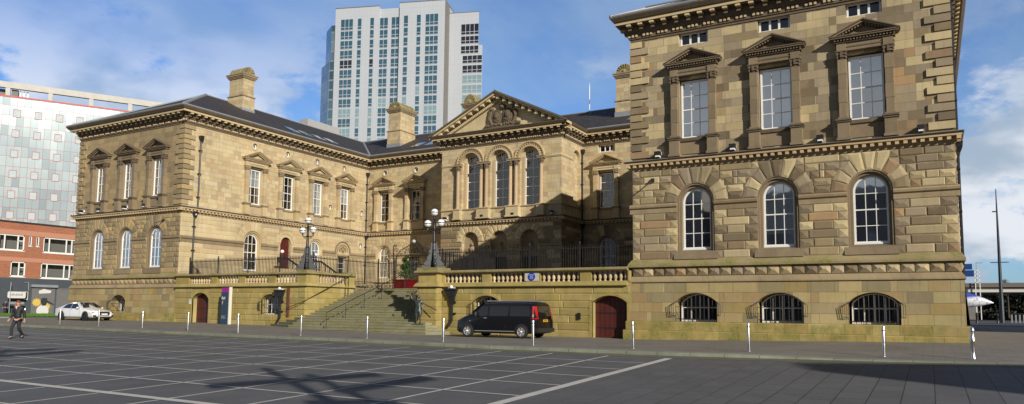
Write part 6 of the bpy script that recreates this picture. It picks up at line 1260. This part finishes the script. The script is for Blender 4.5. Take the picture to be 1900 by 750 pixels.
for i in range(6): mb.tube((xa, 66, 19.6 + i * .48), (xa, 66, 20.08 + i * .48), .04, 6, mat=0 if i != 2 else 1)
mb.tube((xa, 66, 22.4), (xa, 66, 22.75), .02, 5); mb.build('aerial_mast', [M['white'], M['redtrim']], house)
# ---------------------------------------------------------------- grass, right hand background
def grassmat(): m = NT('grass'); p = m.pos(); return m.out(m.mix(m.noise(p, 1.2, 6, .7), (.06, .15, .012), (.13, .30, .025)), .8, m.noise(p, 30, 3), .8, .05)
M['grass'] = grassmat(); mb = MB(); gp = [(-97.4, 36), (-82, 35.2), (-72.0, 36.6), (-70.5, 40), (-70.5, 64), (-97.4, 64)]; mb.add([(x, y, pave_z(x, y) + .05) for x, y in gp], [tuple(range(len(gp)))])
for i in range(9000):
    x, y = random.uniform(-97, -71), random.uniform(37, 60); z = pave_z(x, y) + .04; a = random.random() * 6.28; mb.add([(x, y, z), (x + .05 * math.cos(a), y + .05 * math.sin(a), z), (x + .04, y, z + random.uniform(.05, .14))], [(0, 1, 2)])
tag(mb.build('grass', M['grass'], recalc=False), 'strip of short bright green grass in front of the brick building', 'grass', kind='stuff')
mb = MB(); mb.add([(x, y, pave_z(x, y) + .012) for x, y in ((-98, 33.4), (-71, 32.6), (-69.2, 33.6), (-70.6, 36.4), (-72, 36.5), (-82, 35.1), (-98, 35.9))], [tuple(range(7))]); tag(mb.build('path', M['concrete'], recalc=False), kind='structure')
fs_ = thing('fish_sculpture', 'large white fish sculpture with a blue back and pointed nose, beyond the right hand corner', 'sculpture', (3.5, 135.2, -1))
def fishmat(): m = NT('printed_fish_tiles'); tcx = m.new('ShaderNodeTexCoord'); sp = m.new('ShaderNodeSeparateXYZ'); m.link(tcx.outputs['Object'], sp.inputs[0]); v = m.new('ShaderNodeTexVoronoi', feature='DISTANCE_TO_EDGE'); v.inputs['Scale'].default_value = 1.6; m.link(tcx.outputs['Object'], v.inputs['Vector']); col = m.mix(m.rng(v.outputs['Distance'], .04, .02), (.72, .74, .78), (.16, .20, .36)); return m.out(m.mix(m.rng(m.math('ADD', sp.outputs[2], m.math('MULTIPLY', m.noise(tcx.outputs['Object'], 1.2, 3), .5)), 3.85, 4.2), col, (.05, .08, .42)), .3)
mb = MB(); pr = [(8, 1.9, .02), (7.6, 2.0, .22), (6.8, 2.1, .55), (5.6, 2.25, .95), (4.0, 2.4, 1.28), (2.0, 2.5, 1.45), (-.5, 2.5, 1.4), (-2.5, 2.5, .95), (-3.8, 2.5, .35)]
vs = []; n = 16
for x, z, r in pr: vs += [(x - 3.1, .75 * r * math.cos(2 * math.pi * i / n), 1 + z + r * math.sin(2 * math.pi * i / n)) for i in range(n)]
mb.add(vs, [(j * n + i, j * n + (i + 1) % n, (j + 1) * n + (i + 1) % n, (j + 1) * n + i) for j in range(len(pr) - 1) for i in range(n)] + [tuple(range(n)), tuple(range((len(pr) - 1) * n, len(pr) * n))]); mb.build('body', fishmat(), fs_, world=False, smooth=40)
mb = MB(); mb.add([(-6.6, -.1, 3.5), (-8.2, -.1, 5), (-7.9, -.1, 3.6), (-8.3, -.1, 2.2), (-6.6, .1, 3.5), (-8.2, .1, 5), (-7.9, .1, 3.6), (-8.3, .1, 2.2)], [(0, 1, 2, 3), (4, 5, 6, 7), (0, 1, 5, 4), (1, 2, 6, 5), (2, 3, 7, 6), (3, 0, 4, 7)]); mb.build('tail', M['blue'], fs_, world=False); mb = MB(); mb.box(-3, 1.5, -.6, .6, 0, 2.3); mb.build('plinth', M['dconcrete'], fs_, world=False)
M['navy'] = plain('navy_painted_steel', (.014, .018, .030), .5); mt_ = thing('mast', 'tall tapering dark mast standing alone right of the building', 'mast', (8.3, 119.5, -1)); mb = MB(); mb.lathe((0, 0, 0), [(.34, 0), (.34, .1), (.30, .15), (.28, 3.2), (.24, 3.3), (.17, 10), (.12, 14), (.05, 18.3)], 12); mb.build('pole', M['navy'], mt_, world=False, smooth=40); mb = MB(); mb.box(-1.05, 1.05, -.06, .06, 8.15, 8.25); mb.box(-.55, .0, -.08, .08, 15.1, 15.25); mb.build('crossbar', M['navy'], mt_, world=False)
for i, (x, y) in enumerate(((5.05, 112.2), (7.35, 113.2))):
    o_ = thing('iron_bollard', ['black iron bollard nearest the right hand corner of the building', 'black iron bollard under the nose of the fish sculpture'][i], 'bollard', (x, y, -1.0)); mb = MB(); mb.lathe((0, 0, 0), [(.18, 0), (.16, .1), (.13, .2), (.12, .95), (.16, 1.0), (.16, 1.08), (.10, 1.15), (.13, 1.25), (.08, 1.34)], 12); mb.build('post', M['dark'], o_, world=False, smooth=40)
br = thing('road_bridge', 'long concrete road bridge crossing behind the fish sculpture', 'bridge', (10, 200, -1)); mb = MB(); mb.box(-60, 120, 197, 213, 5.2, 6.15); mb.build('beam', plain('white_bridge_beam', (.62, .60, .56), .8), br); mb = MB(); mb.box(-60, 120, 196.6, 196.9, 6.15, 7.25); mb.box(-60, 120, 196.6, 213.4, 6.15, 6.3); mb.build('parapet', plain('brown_grey_parapet', (.17, .14, .12), .9), br)
for x in range(-50, 120, 19): mb = MB(); mb.box(x, x + 2.2, 198, 212, -1, 5.2); mb.build('pier', M['dconcrete'], br)
M['hedge'] = leafmat('shade_shrub_leaf', (.008, .012, .008), (.018, .024, .013)); hd = MB(); pts = [(random.uniform(-40, 110), 226 + random.uniform(-3, 3), -1 + 7.0 * random.random() ** .7 * random.uniform(.85, 1.1)) for _ in range(26000)]; hd.box(-60, 120, 229, 232, -1.2, 5.6, tone=.1); leaves(hd, pts, .45); tag(hd.build('shaded_shrub_bank', M['hedge'], recalc=False), 'far bank of shrubs darkened to stand in for the shadow beneath the road bridge', 'shrubs', kind='stuff')  # dark leaves and solid box fill in the shadow beneath the bridge
rs = thing('road_sign', 'blue two panel road sign on a white lattice post above the bridge', 'road sign', (5.8, 196.0, -1)); mb = MB(); mb.box(5.6, 8.4, 195.9, 196.0, 10.3, 11.6); mb.box(6.4, 8.7, 195.9, 196.0, 8.7, 10.15); mb.build('panel', plain('road_sign_blue', (.01, .05, .20), .4), rs); mb = MB(); [mb.box(*b) for b in ((8.8, 8.98, 195.9, 196.05, -1, 10.1), (9.65, 9.83, 195.9, 196.05, -1, 10.1), (5.9, 6.15, 195.9, 196.05, -1, 10.1))]; [mb.box(8.8, 9.83, 195.9, 196.0, z, z + .18) for z in (7.3, 8.3, 9.2, 10.0)]; mb.build('lattice_post', M['white'], rs)
def bare_tree(x, y, z, h, sd, label, group=None):
    random.seed(sd); t = thing('bare_tree', label, 'tree', (x, y, z), 0, group); tr = MB(); tr.tube((0, 0, 0), (0, 0, h * .35), .05 * h * .5, 7, .03 * h * .5); cr = MB()
    def grow(p, d, l, r, k):
        q = p + d * l; (tr if k < 2 else cr).tube(p, q, r, 5 if k < 2 else 3, r * .65, caps=False)
        if k >= 5: return
        for _ in range(3 if k < 4 else 4): grow(p + d * l * random.uniform(.55, 1), (d + Vector((random.gauss(0, .45), random.gauss(0, .45), random.gauss(.12, .3)))).normalized(), l * random.uniform(.6, .8), r * .58, k + 1)
    grow(Vector((0, 0, h * .3)), Vector((0, 0, 1)), h * .22, h * .018, 0); tr.build('trunk', M['bark'], t, world=False); cr.build('crown', M['twig'], t, world=False, recalc=False); return t
M['twig'] = plain('bare_twigs', (.10, .072, .055), .9, var=.2)
for i, (x, y, h) in enumerate(((16.8, 222, 12.5), (21.5, 224, 11), (9.5, 226, 9.3), (6.2, 228, 8.2), (27, 222, 13))): bare_tree(x, y, -1, h, 40 + i, ['tall bare winter tree above the bridge at the right edge', 'bare winter tree by the right edge, lower than its neighbour', 'small bare tree above the bridge between road sign and mast', 'low bare tree half behind the blue road sign', 'bare winter tree beyond the right edge of the view'][i], 'bare trees beyond the road bridge')
sl2 = thing('street_lamp', 'thin grey street lamp standing on the road bridge', 'lamp post', (9.6, 205, 6.3)); mb = MB(); mb.tube((0, 0, 0), (0, 0, 6.0), .09, 6, .05); mb.build('post', M['lead'], sl2, world=False); mb = MB(); mb.box(-.1, 1.3, -.12, .12, 5.95, 6.1); mb.build('lamp_head', M['lead'], sl2, world=False)
gr = thing('guard_railing', 'dark metal guard railing with pale slats near the foot of the mast', 'railing', (12, 121, -1)); mb = MB(); [mb.box(9.4 + i * .45, 9.6 + i * .45, 121, 121.1, -1, .25) for i in range(8)]; mb.build('slat', M['lead'], gr); mb = MB(); mb.box(9.2, 16, 120.9, 121.0, .2, .32); mb.box(11.2, 16, 120.8, 124, .3, 1.9); mb.build('rail', M['dark'], gr)
# ---------------------------------------------------------------- out of view: masts whose shadows fall here, blocks added to shape the light
lm_ = thing('lighting_mast', 'tall twin post lighting mast with cross arms standing beside the square', 'mast', (8.6, -.7, -2.4), 0, 'lighting masts round the square')
mb = MB(); mb.tube((0, 0, 0), (0, 0, 13.8), .20, 10, .15); mb.tube((1.15, .15, 0), (1.15, .15, 13.2), .16, 10, .13); mb.build('post', M['navy'], lm_, world=False)
def arm(a, b, w, h, n): a = Vector(a); b = Vector(b); d = (b - a).normalized(); s = Vector((-d.y, d.x, 0)) * w; mb = MB(); mb.add([a - s - Vector((0, 0, h)), b - s - Vector((0, 0, h)), b + s - Vector((0, 0, h)), a + s - Vector((0, 0, h)), a - s, b - s, b + s, a + s], [(0, 3, 2, 1), (4, 5, 6, 7), (0, 1, 5, 4), (1, 2, 6, 5), (2, 3, 7, 6), (3, 0, 4, 7)]); mb.build(n, M['navy'], lm_, world=False)
arm((-1.2, -1.5, 12.2), (.5, 2.5, 12.2), .16, .34, 'cross_arm'); arm((.25, .5, 11.3), (.35, 3.6, 11.3), .16, .36, 'cross_arm'); arm((-.2, -.4, 10.6), (1.3, .6, 10.6), .12, .2, 'cross_arm')
c = copy_tree(lm_); c.location = (-8.2, .1, -2.35); c['label'] = 'second tall twin post lighting mast further left along the square'
def block_building(name, C, u, w, dpt, z1, label, mat='brick'):
    t = thing(name, label, 'building', (C[0], C[1], -2.4)); U = Vector((*u, 0)).normalized(); V = Vector((U.y, -U.x, 0)); C3 = Vector((C[0], C[1], 0)); mb = MB(); q = [C3, C3 + U * w, C3 + U * w + V * dpt, C3 + V * dpt]; mb.add([(p.x, p.y, -2.6) for p in q] + [(p.x, p.y, z1) for p in q], [(0, 3, 2, 1), (4, 5, 6, 7), (0, 1, 5, 4), (1, 2, 6, 5), (2, 3, 7, 6), (3, 0, 4, 7)]); mb.build('wall', M[mat], t)
    FF = lambda uu, d, z: (C3.x + U.x * uu - V.x * d, C3.y + U.y * uu - V.y * d, z)
    for j in range(4):
        for i in range(int(w / 4)): mb = MB(); mb.fbox(FF, 1.4 + i * 4, 3.0 + i * 4, -.1, .04, .2 + j * 3.6, 2.1 + j * 3.6); mb.build('window', M['tglass'], t)
for i, (x, w, h) in enumerate(((-118, 42, 13.5), (-72, 38, 15.5), (-30, 44, 14), (18, 36, 16))):
    block_building('fill_blocker', (x, -52), (1, 0), w, 14, h + 6, ['first', 'second', 'third', 'fourth'][i] + ' unseen grey block from the west, added across the square to cut sky light', 'dconcrete')  # unseen row added and raised to cut sky fill and darken panes
block_building('wedge_shadow_block', (31.6, 1.9), (.91, .41), 34, 2.2, 16.7, 'unseen long narrow brick block added beside the square to cast a shadow wedge'); block_building('ground_shade_block', (32, 82), (0, -1), 46, -16, 20, 'unseen tall brick block added to shade the ground right of the sandstone building')  # both blocks added out of view to cast the right-hand shadows
# ---------------------------------------------------------------- tidy
for o in list(COL.objects):
    if o in _park and not o.get('used'):
        for k in kids(o): bpy.data.objects.remove(k)
        bpy.data.objects.remove(o)
for o in COL.objects:
    if 'used' in o: del o['used']
